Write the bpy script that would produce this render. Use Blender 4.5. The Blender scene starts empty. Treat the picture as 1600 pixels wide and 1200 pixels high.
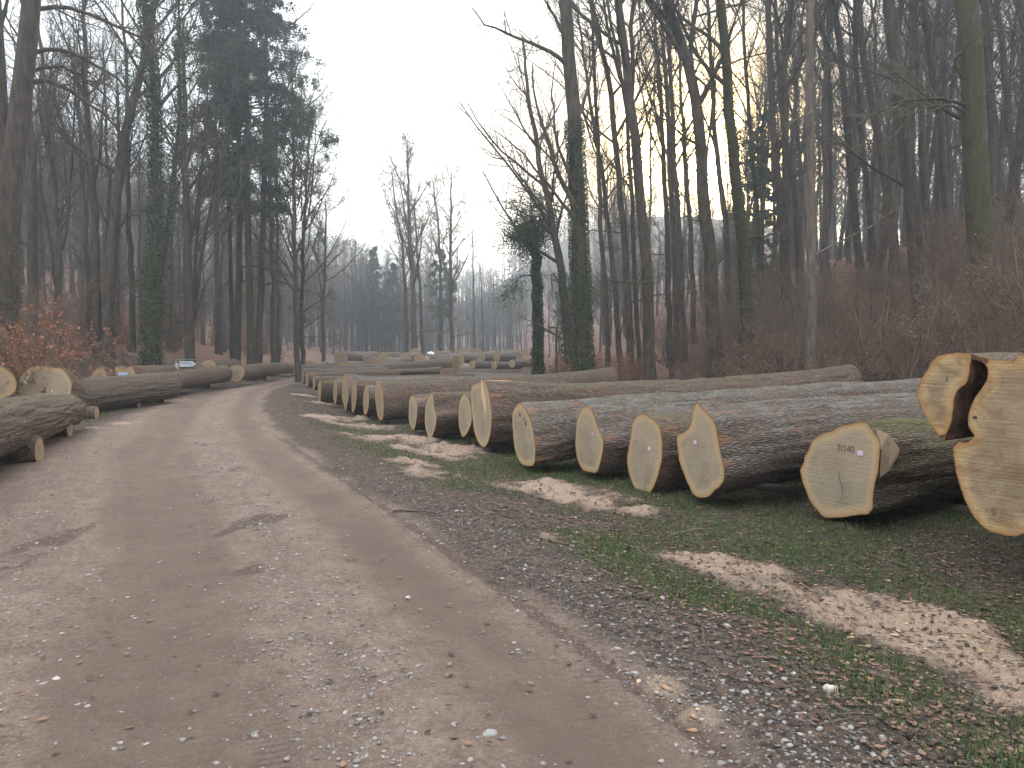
import bpy, math, random
import numpy as np
from mathutils import Vector, Matrix, geometry
C = bpy.context.scene
COL = C.collection
rad = math.radians

# ------------------------------------------------------------------ camera, sky, sun, exposure
FPX, CX, CY, HZ, CAMH = 1209.0, 800.0, 600.0, 545.0, 1.6
PITCH = math.atan((CY - HZ) / FPX)
cam = bpy.data.objects.new('camera', bpy.data.cameras.new('camera')); COL.objects.link(cam)
cam.data.lens = 36.0 * FPX / 1600; cam.data.sensor_width = 36
cam.location = (0, 0, CAMH); cam.rotation_euler = (math.pi / 2 - PITCH, 0, 0)
cam.data.clip_end = 3000; cam.data.clip_start = 0.05
C.camera = cam
C.view_settings.view_transform = 'Standard'; C.view_settings.look = 'None'
C.view_settings.exposure = 0.33; C.view_settings.gamma = 1
SUN_AZ, SUN_EL = rad(13.9), rad(12.0)
sdir = Vector((math.sin(SUN_AZ) * math.cos(SUN_EL), math.cos(SUN_AZ) * math.cos(SUN_EL), math.sin(SUN_EL)))
sl = bpy.data.lights.new('sun', 'SUN'); sl.energy = 2.2; sl.angle = rad(8); sl.color = (1, .80, .58)
so = bpy.data.objects.new('sun', sl); COL.objects.link(so)
so.rotation_euler = (-sdir).to_track_quat('-Z', 'Y').to_euler()
so.location = (60, 200, 60)

W = bpy.data.worlds.new('World'); C.world = W; W.use_nodes = True
wt = W.node_tree; wt.nodes.clear()
def wn(t, **k):
    n = wt.nodes.new(t)
    for a, b in k.items(): setattr(n, a, b)
    return n
out = wn('ShaderNodeOutputWorld'); bg = wn('ShaderNodeBackground'); bg.inputs['Strength'].default_value = 0.1
sky = wn('ShaderNodeTexSky', sky_type='NISHITA'); sky.sun_disc = False
sky.sun_elevation = SUN_EL; sky.sun_rotation = SUN_AZ; sky.air_density = 1; sky.dust_density = 2
tc = wn('ShaderNodeTexCoord')
dot = wn('ShaderNodeVectorMath', operation='DOT_PRODUCT'); dot.inputs[1].default_value = sdir
wt.links.new(tc.outputs['Generated'], dot.inputs[0])
def wmath(op, a, b):
    n = wn('ShaderNodeMath', operation=op)
    for i, v in enumerate((a, b)):
        if isinstance(v, (int, float)): n.inputs[i].default_value = v
        else: wt.links.new(v, n.inputs[i])
    return n.outputs[0]
dpos = wmath('MAXIMUM', dot.outputs['Value'], 0.0)
g1 = wmath('POWER', dpos, 42.0); g2 = wmath('POWER', dpos, 280.0); g3 = wmath('POWER', dpos, 9000.0)
# thin high cloud: veil of white, a little broken, over the clear sky
cn = wn('ShaderNodeTexNoise'); cn.inputs['Scale'].default_value = 2.2; cn.inputs['Detail'].default_value = 5
mp = wn('ShaderNodeMapping'); mp.inputs['Scale'].default_value = (1, 1, 3.5)
wt.links.new(tc.outputs['Generated'], mp.inputs[0]); wt.links.new(mp.outputs[0], cn.inputs['Vector'])
cr = wn('ShaderNodeValToRGB'); cr.color_ramp.elements[0].position = .35; cr.color_ramp.elements[1].position = .68
cr.color_ramp.elements[0].color = (10.8, 11.3, 11.9, 1); cr.color_ramp.elements[1].color = (11.9, 12.0, 12.1, 1)
wt.links.new(cn.outputs['Fac'], cr.inputs[0])
def wmix(a, b, col):
    n = wn('ShaderNodeVectorMath', operation='SCALE')
    n.inputs[0].default_value = col; wt.links.new(b, n.inputs['Scale'])
    m = wn('ShaderNodeVectorMath', operation='ADD'); wt.links.new(a, m.inputs[0]); wt.links.new(n.outputs[0], m.inputs[1])
    return m.outputs[0]
skm = wn('ShaderNodeVectorMath', operation='SCALE'); wt.links.new(sky.outputs[0], skm.inputs[0]); skm.inputs['Scale'].default_value = .2
ad = wn('ShaderNodeVectorMath', operation='ADD'); wt.links.new(skm.outputs[0], ad.inputs[0]); 
wsep = wn('ShaderNodeSeparateXYZ'); wt.links.new(tc.outputs['Generated'], wsep.inputs[0])
zen = wmath('ADD', wmath('MULTIPLY', wmath('MAXIMUM', wmath('SUBTRACT', wsep.outputs[2], .30), 0.0), 3.2), 1.0)   # overcast sky: brightest overhead
cz = wn('ShaderNodeVectorMath', operation='SCALE'); wt.links.new(cr.outputs[0], cz.inputs[0]); wt.links.new(zen, cz.inputs['Scale']); wt.links.new(cz.outputs[0], ad.inputs[1])
mx = wn('ShaderNodeMix', data_type='RGBA'); wt.links.new(wmath('MULTIPLY', g1, 1.0), mx.inputs[0]); wt.links.new(ad.outputs[0], mx.inputs[6]); mx.inputs[7].default_value = (16, 10.2, 4.2, 1)
c2 = wmix(wmix(mx.outputs[2], g2, (320, 225, 95)), g3, (4000, 1800, 1100))
wt.links.new(c2, bg.inputs['Color']); wt.links.new(bg.outputs[0], out.inputs[0])

# ------------------------------------------------------------------ helpers
def ray(px, py):
    x = (px - CX) / FPX; y = (CY - py) / FPX
    cp, sp = math.cos(PITCH), math.sin(PITCH)
    return np.array([x, cp + y * sp, -sp + y * cp])
def at(px, py, Y):
    d = ray(px, py); t = Y / d[1]
    return np.array([0, 0, CAMH]) + d * t
def smooth(x, a, b):
    t = np.clip((x - a) / (b - a), 0, 1); return t * t * (3 - 2 * t)
def _h(ix, iy, iz, seed):
    n = (ix * 374761393 + iy * 668265263 + iz * 2147483647 + seed * 1274126177) & 0xffffffff
    n = ((n ^ (n >> 13)) * 1274126177) & 0xffffffff
    n = ((n ^ (n >> 16)) * 2246822519) & 0xffffffff
    return ((n ^ (n >> 15)) & 0xffffff) / float(0xffffff)
def vn(x, y, z=0.0, seed=0):
    x, y, z = np.broadcast_arrays(np.asarray(x, float), np.asarray(y, float), np.asarray(z, float))
    fx, fy, fz = np.floor(x), np.floor(y), np.floor(z)
    ix, iy, iz = fx.astype(np.int64), fy.astype(np.int64), fz.astype(np.int64)
    tx, ty, tz = x - fx, y - fy, z - fz
    tx = tx * tx * (3 - 2 * tx); ty = ty * ty * (3 - 2 * ty); tz = tz * tz * (3 - 2 * tz)
    r = 0
    for a in (0, 1):
        for b in (0, 1):
            for c in (0, 1):
                w = (tx if a else 1 - tx) * (ty if b else 1 - ty) * (tz if c else 1 - tz)
                r = r + w * _h(ix + a, iy + b, iz + c, seed)
    return r * 2 - 1
def fbm(x, y, z=0.0, o=4, seed=0):
    s = 0; a = 1; f = 1
    for i in range(o):
        s = s + a * vn(np.asarray(x) * f, np.asarray(y) * f, np.asarray(z) * f, seed + i); a *= .5; f *= 2.03
    return s / 1.9

# ------------------------------------------------------------------ terrain
_ey = [-30, -10, 0, 2.95, 5, 8.6, 13.3, 20.4, 29.8, 36, 45, 60, 90, 200]
_ex = [12, 5.5, 1.9, .85, -.05, -1.7, -3.95, -6.75, -9.5, -10.3, -10.4, -8, -4, 0]
def edge_x(y): return np.interp(y, _ey, _ex)
def road_u(x, y):            # metres to the right of the road's right edge (negative: on the road)
    y = np.asarray(y, float)
    ex = (edge_x(y - 1.2) + edge_x(y) + edge_x(y + 1.2)) / 3
    sl_ = (edge_x(y + 1) - edge_x(y - 1)) / 2
    return (x - ex) / np.sqrt(1 + sl_ ** 2)
def road_w(y): return np.interp(y, [0, 9, 14, 20, 33, 45, 60], [4.0, 4.0, 3.3, 2.7, 2.2, 2.4, 3.0])
def toe_x(y): return np.interp(y, [-20, 5, 15, 30, 50, 100, 200, 400], [9, 8, 7.5, 6.5, 4.5, 1.5, -5, -20])
def terr(x, y, fine=False):
    x = np.asarray(x, float); y = np.asarray(y, float)
    u = road_u(x, y); w = road_w(y); dl = -u - w
    h = -.22 * smooth(u, .7, 2.4) * (1 - smooth(y, 30, 45))
    h = h + (1.15 * smooth(dl, 1.7, 4.6) + .0) * (1 - .6 * smooth(y, 42, 85))
    d0 = dl - 3.5 - 10 * smooth(y, 42, 90); h = h + .17 * np.clip(d0, 0, 12) + .44 * np.clip(d0 - 12, 0, 42)
    s = x - toe_x(y)
    h = h + .045 * np.clip(x - (toe_x(y) - 4.5), 0, 5)
    Hm = np.interp(y, [0, 50, 110, 200], [11, 11.5, 14, 18])
    sp = np.where(s > 0, np.sqrt(s * s + 1.0) - 1, 0)
    h = h + Hm * np.tanh(.50 * sp / Hm) - .12 * np.clip(s - 26, 0, 60)
    h = h + 35 * np.exp(-(((x - 62) / 88) ** 2 + ((y - 275) / 70) ** 2)) + 15 * np.exp(-(((x + 130) / 80) ** 2 + ((y - 280) / 90) ** 2))
    off = smooth(np.abs(u + w / 2), w / 2 + 2, w / 2 + 7)
    h = h + off * .22 * fbm(x * .35, y * .35, 0, 3, 5) * smooth(y, 14, 24)
    if fine:
        on = 1 - smooth(np.abs(u + w / 2), w / 2 - .2, w / 2 + .15)
        for c, d, ww in ((-.42, .045, .26), (-2.0, .04, .34)):
            h = h - on * d * np.exp(-((u - c + .05 * fbm(y * .6, u * .2, 0, 2, 3)) / ww) ** 2)
        h = h + on * .02 * np.exp(-((u + 1.2) / .35) ** 2)
        h = h - .03 * np.exp(-((u - .05) / .07) ** 2) * (.6 + .4 * vn(x * 3, y * 3, 0, 9))
        verge = smooth(u, .0, .5) + smooth(dl, -.2, .5)
        h = h + (.006 + .014 * verge) * fbm(x * 5, y * 5, 0, 4, 11) + .018 * on * fbm(x * 1.9, y * 1.3, 0, 4, 17) + .012 * on * fbm(x * 9, y * 7, 0, 3, 19) * (1 - np.exp(-((u + .42) / .3) ** 4))
        h = h + .045 * smooth(u, .4, 1.6) * fbm(x * 1.8, y * 1.8, 0, 4, 21)
    return h
def ground(px, py):
    d = ray(px, py); t = 1.0
    for i in range(4000):
        p = np.array([0, 0, CAMH]) + d * t
        if p[2] <= terr(p[0], p[1]): return p
        t += .02 + t * .004
    return p

# ------------------------------------------------------------------ materials
MATS = {}
class NT:
    def __init__(s, name, rough=.9, spec=.25):
        s.m = bpy.data.materials.new(name); s.m.use_nodes = True; s.t = s.m.node_tree
        s.b = s.t.nodes['Principled BSDF']; s.b.inputs['Roughness'].default_value = rough
        s.b.inputs['Specular IOR Level'].default_value = spec; MATS[name] = s.m
    def n(s, t, **k):
        n = s.t.nodes.new(t)
        for a, b in k.items(): setattr(n, a, b)
        return n
    def L(s, a, b): s.t.links.new(a, b)
    def coord(s, kind='Object', scale=(1, 1, 1)):
        c = s.n('ShaderNodeTexCoord'); m = s.n('ShaderNodeMapping'); m.inputs['Scale'].default_value = scale
        s.L(c.outputs[kind], m.inputs[0]); return m.outputs[0]
    def noise(s, v, sc, det=4, rough=.55, dist=0):
        n = s.n('ShaderNodeTexNoise'); n.inputs['Scale'].default_value = sc; n.inputs['Detail'].default_value = det
        n.inputs['Roughness'].default_value = rough; n.inputs['Distortion'].default_value = dist
        s.L(v, n.inputs['Vector']); return n.outputs['Fac']
    def vor(s, v, sc, feat='F1', o='Distance', rnd=1):
        n = s.n('ShaderNodeTexVoronoi', feature=feat); n.inputs['Scale'].default_value = sc; n.inputs['Randomness'].default_value = rnd
        s.L(v, n.inputs['Vector']); return n.outputs[o]
    def ramp(s, f, *st):
        r = s.n('ShaderNodeValToRGB'); e = r.color_ramp.elements
        while len(e) < len(st): e.new(.5)
        for i, (p, c) in enumerate(st):
            e[i].position = p; e[i].color = (c, c, c, 1) if isinstance(c, (int, float)) else (*c, 1)
        s.L(f, r.inputs[0]); return r.outputs[0]
    def mix(s, f, a, b, bt='MIX'):
        m = s.n('ShaderNodeMix', data_type='RGBA', blend_type=bt)
        for i, v in ((0, f), (6, a), (7, b)):
            if isinstance(v, (int, float)): m.inputs[i].default_value = v
            elif isinstance(v, tuple): m.inputs[i].default_value = (*v, 1)
            else: s.L(v, m.inputs[i])
        return m.outputs[2]
    def math(s, op, a, b=0.0, cl=False):
        m = s.n('ShaderNodeMath', operation=op); m.use_clamp = cl
        for i, v in enumerate((a, b)):
            if isinstance(v, (int, float)): m.inputs[i].default_value = v
            else: s.L(v, m.inputs[i])
        return m.outputs[0]
    def attr(s, name): return s.n('ShaderNodeAttribute', attribute_name=name)
    def sep(s, v):
        x = s.n('ShaderNodeSeparateXYZ'); s.L(v, x.inputs[0]); return x.outputs
    def bump(s, h, dist, st=1.0):
        b = s.n('ShaderNodeBump'); b.inputs['Distance'].default_value = dist; b.inputs['Strength'].default_value = st
        s.L(h, b.inputs['Height']); s.L(b.outputs[0], s.b.inputs['Normal'])
    def color(s, c):
        if isinstance(c, tuple): s.b.inputs['Base Color'].default_value = (*c, 1)
        else: s.L(c, s.b.inputs['Base Color'])

def log_bark(name, base, ridge, moss, mossamt, st=.15):
    s = NT(name, .95, .15)
    uv = s.coord('UV', (1, 1, 1))
    wv = s.n('ShaderNodeVectorMath', operation='ADD'); s.L(uv, wv.inputs[0])
    dn = s.n('ShaderNodeTexNoise'); dn.inputs['Scale'].default_value = 5; s.L(uv, dn.inputs['Vector'])
    ds = s.n('ShaderNodeVectorMath', operation='SCALE'); ds.inputs['Scale'].default_value = .10 if st > .3 else .045; s.L(dn.outputs['Color'], ds.inputs[0]); s.L(ds.outputs[0], wv.inputs[1])
    mp_ = s.n('ShaderNodeMapping'); mp_.inputs['Scale'].default_value = (1, st, 1); s.L(wv.outputs[0], mp_.inputs[0])
    cell = s.vor(mp_.outputs[0], 30 if st > .3 else 50, 'DISTANCE_TO_EDGE')
    fine = s.noise(mp_.outputs[0], 60, 6, .78)
    crack = s.ramp(cell, (0.0, 0.0), (.32, 1.0))
    hgt = s.math('ADD', s.math('MULTIPLY', crack, .68), s.math('MULTIPLY', fine, .62))
    big = s.noise(uv, 2.6, 4, .6)
    col = s.mix(s.ramp(hgt, (.32, 0.0), (.88, 1.0)), base, ridge)
    col = s.mix(s.ramp(big, (.45, 0.0), (.7, .75)), col, s.mix(fine, tuple(v * .75 for v in base), (ridge[0] * 1.15, ridge[1] * .95, ridge[2] * .85)))
    fl = s.noise(s.coord('UV', (2.2, .8, 1)), 3.1, 3, .5)
    al = s.attr('along').outputs['Fac']
    fl = s.math('ADD', fl, s.math('MULTIPLY', s.math('MAXIMUM', s.math('SUBTRACT', .45, al), 0.0), .30))
    col = s.mix(s.ramp(fl, (.655, 0.0), (.69, .8)), col, s.mix(fine, (.12, .060, .036), (.28, .15, .09)))
    nz = s.sep(s.n('ShaderNodeNewGeometry').outputs['Normal'])[2]
    up = s.math('ADD', nz, s.math('MULTIPLY', s.noise(uv, 3.5, 5, .65), 1.8))
    mm = s.ramp(s.math('MULTIPLY', up, .4), (.46 + .30 * (1 - mossamt), 0.0), (.62 + .30 * (1 - mossamt), .7))
    col = s.mix(mm, col, s.mix(fine, tuple(v * .6 for v in moss), moss))
    s.color(col); s.bump(hgt, .026 if st > .3 else .02, 1.0)
log_bark('bark_grey', (.060, .044, .036), (.17, .145, .124), (.20, .20, .17), .24)
log_bark('bark_scaly', (.050, .040, .034), (.20, .158, .125), (.13, .13, .07), .35, .42)
log_bark('bark_brown', (.055, .036, .026), (.17, .130, .105), (.12, .13, .07), .25)
log_bark('bark_mossy', (.050, .040, .026), (.18, .15, .105), (.095, .105, .035), .58)

def wood(name, a, b, rim, rich=0):
    s = NT(name, .75, .2)
    uv = s.coord('UV'); at_ = s.attr('rim').outputs['Fac']
    nd = s.noise(uv, 3, 3, .5)
    sp = s.sep(uv)
    dx = s.math('ADD', sp[0], .04); dy = s.math('ADD', sp[1], -.03)
    r = s.math('SQRT', s.math('ADD', s.math('MULTIPLY', dx, dx), s.math('MULTIPLY', dy, dy)))
    rr = s.math('ADD', r, s.math('MULTIPLY', nd, .05))
    ring = s.math('SINE', s.math('MULTIPLY', rr, 330.0))
    ring2 = s.noise(s.coord('UV', (0, 0, 0)), 1)
    rv = s.n('ShaderNodeCombineXYZ'); s.L(s.math('MULTIPLY', rr, 30.0), rv.inputs[0]); ringn = s.noise(rv.outputs[0], 1.0, 4, .7)
    rot = s.n('ShaderNodeMapping'); rot.inputs['Rotation'].default_value = (0, 0, -.6); rot.inputs['Scale'].default_value = (2, 60, 1); s.L(uv, rot.inputs[0])
    saw = s.noise(rot.outputs[0], 1.0, 3, .6)
    ang = s.math('ARCTAN2', dy, dx)
    av = s.n('ShaderNodeCombineXYZ'); s.L(s.math('MULTIPLY', ang, 9.0), av.inputs[0]); s.L(s.math('MULTIPLY', rr, 1.5), av.inputs[1])
    ray_ = s.noise(av.outputs[0], 3.0, 3, .7)
    col = s.mix(s.noise(uv, 4.5, 4, .6), a, b)
    col = s.mix(s.math('MULTIPLY', s.ramp(ringn, (.35, 0.0), (.7, 1.0)), .35), col, tuple(v * .62 for v in a))
    col = s.mix(s.ramp(saw, (.45, 0.0), (.75, .26)), col, tuple(v * 1.3 for v in b))
    grey = s.ramp(s.noise(uv, 1.7, 4, .6), (.45, 0.0), (.7, .55)); col = s.mix(grey, col, (a[0] * .78, a[1] * .86, a[2] * .98))
    col = s.mix(s.ramp(ray_, (.60, 0.0), (.74, .45)), col, tuple(v * .5 for v in a))
    stain = s.noise(uv, 2.2, 5, .7, .6)
    col = s.mix(s.ramp(stain, (.52, 0.0), (.78, .7)), col, (a[0] * .55, a[1] * .45, a[2] * .42))
    col = s.mix(s.ramp(s.math('ADD', at_, s.math('MULTIPLY', nd, .10)), (.10, 0.0), (.17, 1.0), (.42, 1.0)), (b[0] * 1.10, b[1] * 1.0, b[2] * .82), col)
    col = s.mix(s.ramp(s.math('ADD', rr, s.math('MULTIPLY', s.noise(uv, 5, 4), .12)), (.10, .45), (.30, 0.0)), col, (a[0] * .70, a[1] * .70, a[2] * .74))
    if rich:
        big_ = s.noise(s.coord('UV', (1.6, 2.6, 1)), 1.7, 6, .72, 1.2); col = s.mix(s.ramp(big_, (.44, 0.0), (.60, .65)), col, (a[0] * .72, a[1] * .55, a[2] * .42))
        dk = s.noise(s.coord('UV', (3, 3, 1)), 2.1, 6, .75, .8); col = s.mix(s.ramp(dk, (.64, 0.0), (.70, .7)), col, (.07, .05, .038))
    rn = s.math('ADD', at_, s.math('MULTIPLY', s.noise(uv, 14, 3), .02))
    col = s.mix(s.ramp(rn, (0.0, 1.0), (.016, 1.0), (.030, .5), (.07, 0.0)), col, rim)
    col = s.mix(s.ramp(rn, (0.0, 1.0), (.009, 1.0), (.016, 0.0)), col, (.07, .035, .02))
    s.color(col)
    s.bump(s.math('ADD', saw, s.math('ADD', s.math('MULTIPLY', ringn, .4), s.noise(uv, 40, 4, .7))), .006, .8)
wood('cut_wood', (.285, .228, .158), (.38, .312, .218), (.30, .175, .07))
wood('butt_wood', (.25, .185, .115), (.38, .30, .195), (.32, .18, .07), 1)
wood('old_wood', (.20, .15, .105), (.26, .20, .145), (.14, .09, .06))
wood('cut_wood_far', (.28, .205, .125), (.34, .26, .165), (.26, .16, .08))

s = NT('rotten_wood', .95, .1); v = s.coord('Object', (1, 1, 1)); n_ = s.noise(v, 14, 6, .7)
s.color(s.ramp(n_, (.3, (.06, .032, .022)), (.7, (.21, .12, .08)))); s.bump(n_, .03, 1)
s = NT('fresh_split', .8, .2); v = s.coord('Object', (3, 3, 3)); n_ = s.noise(v, 4, 5, .6)
s.color(s.ramp(n_, (.3, (.52, .30, .16)), (.7, (.62, .45, .28)))); s.bump(n_, .01, .8)

def tree_bark(name, a, b, moss, m0):
    s = NT(name, .95, .1); v = s.coord('Object', (1, 1, .22)); v2 = s.coord('Object')
    n1 = s.noise(v, 9, 5, .65); n2 = s.noise(v2, .9, 4, .6)
    col = s.mix(s.ramp(n1, (.35, 0.0), (.68, 1.0)), a, b)
    col = s.mix(s.ramp(n2, (m0, 0.0), (m0 + .18, .8)), col, moss)
    oi = s.n('ShaderNodeObjectInfo').outputs['Random']; col = s.mix(.5, col, s.mix(oi, (.45, .42, .40), (1.0, .96, .90)), 'MULTIPLY')
    col = s.mix(1.0, col, (1.05, 1.03, 1.0), 'MULTIPLY')
    s.color(col); s.bump(n1, .03, .8)
tree_bark('beech_bark', (.045, .037, .031), (.115, .096, .080), (.058, .056, .036), .52)
tree_bark('mossy_bark', (.036, .032, .023), (.092, .080, .056), (.055, .055, .024), .42)
tree_bark('pale_bark', (.085, .072, .062), (.18, .155, .135), (.10, .11, .07), .66)
tree_bark('twig_bark', (.075, .066, .050), (.135, .118, .090), (.07, .05, .04), .6)
tree_bark('brush_bark', (.11, .085, .066), (.20, .155, .122), (.13, .12, .075), .6)
tree_bark('far_bark', (.045, .037, .031), (.105, .087, .073), (.08, .06, .045), .55)

def leafy(name, a, b, tr=.25):
    s = NT(name, .7, .25); t = s.attr('tint').outputs['Fac']
    col = s.ramp(t, (0.0, a), (1.0, b)); s.color(col)
    s.b.inputs['Subsurface Weight'].default_value = 0
    tl = s.n('ShaderNodeBsdfTranslucent'); s.L(col, tl.inputs[0]); ms = s.n('ShaderNodeMixShader'); ms.inputs[0].default_value = tr
    o = s.t.nodes['Material Output']; s.L(s.b.outputs[0], ms.inputs[1]); s.L(tl.outputs[0], ms.inputs[2]); s.L(ms.outputs[0], o.inputs[0])
leafy('copper_leaf', (.14, .058, .034), (.34, .15, .085))
leafy('slope_leaf', (.10, .052, .038), (.28, .145, .10))
leafy('dead_leaf', (.028, .019, .015), (.22, .125, .085), .1)
leafy('ivy_leaf', (.022, .038, .017), (.085, .12, .055), .2)
leafy('fir_needle', (.020, .034, .022), (.055, .075, .048), .1)
leafy('grass_blade', (.022, .045, .011), (.085, .135, .035), .3)
leafy('stone_chip', (.08, .068, .060), (.25, .232, .218), .0)
leafy('wood_chip', (.25, .15, .085), (.45, .32, .20), .05)
leafy('moss_pale', (.10, .12, .06), (.20, .22, .13), .05)

# ground material
s = NT('ground_surface', .95, .15)
v = s.coord('Object'); m1 = s.attr('m1').outputs['Color']; m2 = s.attr('m2').outputs['Color']
sc1 = s.n('ShaderNodeSeparateColor'); s.L(m1, sc1.inputs[0]); sc2 = s.n('ShaderNodeSeparateColor'); s.L(m2, sc2.inputs[0])
road, saw, grass = sc1.outputs; track, wet, gravel = sc2.outputs
nb = s.noise(v, .5, 5, .6); nm = s.noise(v, 4, 5, .65); nf = s.noise(v, 28, 5, .75); nff = s.noise(v, 90, 4, .75)
leafc = s.vor(v, 24, 'F1', 'Color'); lsep = s.n('ShaderNodeSeparateColor'); s.L(leafc, lsep.inputs[0])
litter = s.mix(lsep.outputs[0], (.060, .038, .029), (.21, .118, .084))
litter = s.mix(s.ramp(nm, (.4, 0.0), (.65, .8)), litter, s.mix(nf, (.045, .030, .022), (.18, .095, .062)))
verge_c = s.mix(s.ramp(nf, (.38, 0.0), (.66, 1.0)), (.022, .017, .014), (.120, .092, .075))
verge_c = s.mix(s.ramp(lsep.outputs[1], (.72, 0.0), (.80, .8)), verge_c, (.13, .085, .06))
peb = s.vor(v, 42, 'F1', 'Distance'); pebc = s.n('ShaderNodeSeparateColor'); s.L(s.vor(v, 42, 'F1', 'Color'), pebc.inputs[0])
pm = s.math('MULTIPLY', s.ramp(peb, (.28, 1.0), (.42, 0.0)), s.ramp(pebc.outputs[0], (.45, 0.0), (.55, 1.0)))
roadc = s.mix(s.ramp(nm, (.32, 0.0), (.68, 1.0)), (.128, .088, .066), (.252, .180, .136))
roadc = s.mix(s.ramp(nf, (.45, 0.0), (.72, .7)), roadc, (.36, .30, .26))
roadc = s.mix(s.ramp(nff, (.3, .55), (.5, 0.0)), roadc, (.10, .07, .058))
rv = s.n('ShaderNodeCombineXYZ'); s.L(s.attr('ru').outputs['Fac'], rv.inputs[0]); s.L(s.math('MULTIPLY', s.sep(v)[1], .16), rv.inputs[1]); strk = s.noise(rv.outputs[0], 3.5, 5, .65)
roadc = s.mix(s.ramp(strk, (.40, 0.0), (.62, .55)), roadc, s.mix(nf, (.10, .072, .058), (.19, .138, .11)))
roadc = s.mix(s.math('MULTIPLY', track, .85), roadc, s.mix(nb, (.098, .070, .056), (.148, .108, .086)))
wetn = s.ramp(s.math('SUBTRACT', s.math('MULTIPLY', wet, 1.55), s.math('MULTIPLY', s.noise(s.coord('Object', (1, .6, 1)), 9, 8, .85), 1.7)), (.0, 0.0), (.22, 1.0))
roadc = s.mix(s.math('MULTIPLY', wetn, .75), roadc, s.mix(nf, (.040, .026, .022), (.12, .078, .064)))
ru = s.attr('ru').outputs['Fac']; yy = s.sep(v)[1]
tread = s.math('MULTIPLY', s.ramp(s.math('ABSOLUTE', s.math('ADD', ru, .05)), (.035, 1.0), (.06, 0.0)), 1.0)
tread2 = s.ramp(s.math('ABSOLUTE', s.math('ADD', ru, 1.62)), (.06, 1.0), (.10, 0.0)); tread = s.math('MAXIMUM', tread, s.math('MULTIPLY', tread2, .6))
lug = s.math('GREATER_THAN', s.math('SINE', s.math('ADD', s.math('MULTIPLY', yy, 150.0), s.math('MULTIPLY', s.math('ABSOLUTE', s.math('ADD', ru, .05)), 40.0))), .1)
lug = s.math('MULTIPLY', s.math('MULTIPLY', lug, tread), s.ramp(s.noise(v, 2.2, 4, .6), (.42, 0.0), (.56, 1.0)))
roadc = s.mix(s.math('MULTIPLY', lug, .40), roadc, (.05, .038, .032))
roadc = s.mix(s.math('MULTIPLY', pm, s.math('MULTIPLY', gravel, .8)), roadc, s.mix(pebc.outputs[1], (.20, .18, .17), (.34, .31, .29)))
vis = s.attr('vg').outputs['Fac']
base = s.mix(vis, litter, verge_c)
base = s.mix(s.math('MULTIPLY', pm, s.math('MULTIPLY', gravel, .75)), base, s.mix(pebc.outputs[1], (.15, .14, .135), (.29, .275, .265)))
base = s.mix(road, base, roadc)
gm = s.math('MULTIPLY', grass, s.ramp(s.noise(v, 9, 4, .7), (.38, .15), (.58, 1.0)))
base = s.mix(gm, base, s.mix(nf, (.014, .022, .008), (.060, .078, .028)))
sd = s.math('SUBTRACT', s.math('MULTIPLY', saw, 1.35), s.math('MULTIPLY', s.noise(v, 11, 7, .8), .95), True)
sdm = s.ramp(sd, (.0, 0.0), (.22, .4), (.70, .88))
base = s.mix(sdm, base, s.mix(s.ramp(nff, (.35, 0.0), (.65, 1.0)), (.20, .135, .09), s.mix(nm, (.47, .345, .235), (.45, .365, .31))))
s.color(base)
hh = s.math('ADD', s.math('SUBTRACT', s.math('MULTIPLY', nf, .8), s.math('MULTIPLY', lug, .35)), s.math('MULTIPLY', nff, .45))
hh = s.math('ADD', hh, s.math('MULTIPLY', s.math('MULTIPLY', pm, gravel), .5))
s.bump(hh, .045, .95)

def plain(name, c, rough=.6, metal=0, amt=.25, scale=20):
    s = NT(name, rough, .4); n_ = s.noise(s.coord('Object'), scale, 5, .6)
    s.color(s.mix(s.math('MULTIPLY', n_, amt * 2), c, tuple(v * .55 for v in c))); s.b.inputs['Metallic'].default_value = metal
plain('sign_white', (.50, .56, .62), .5); plain('post_pale', (.42, .38, .33), .8); plain('sign_frame', (.20, .24, .25), .5)
plain('ink', (.05, .07, .12), .7); plain('tag_blue', (.45, .48, .80), .5, 0, .15); plain('tag_pink', (.62, .45, .62), .5, 0, .1)
plain('chalk', (.75, .72, .65), .9, 0, .1); plain('pencil', (.17, .13, .095), .9); plain('white_cloth', (.75, .77, .80), .7)
plain('orange_paint', (.62, .17, .06), .7); plain('offcut_wood', (.33, .24, .16), .8, 0, .5, 30); plain('dark_wood', (.07, .055, .045), .9); plain('lichen_white', (.27, .26, .245), .9, 0, .4, 40)

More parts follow.
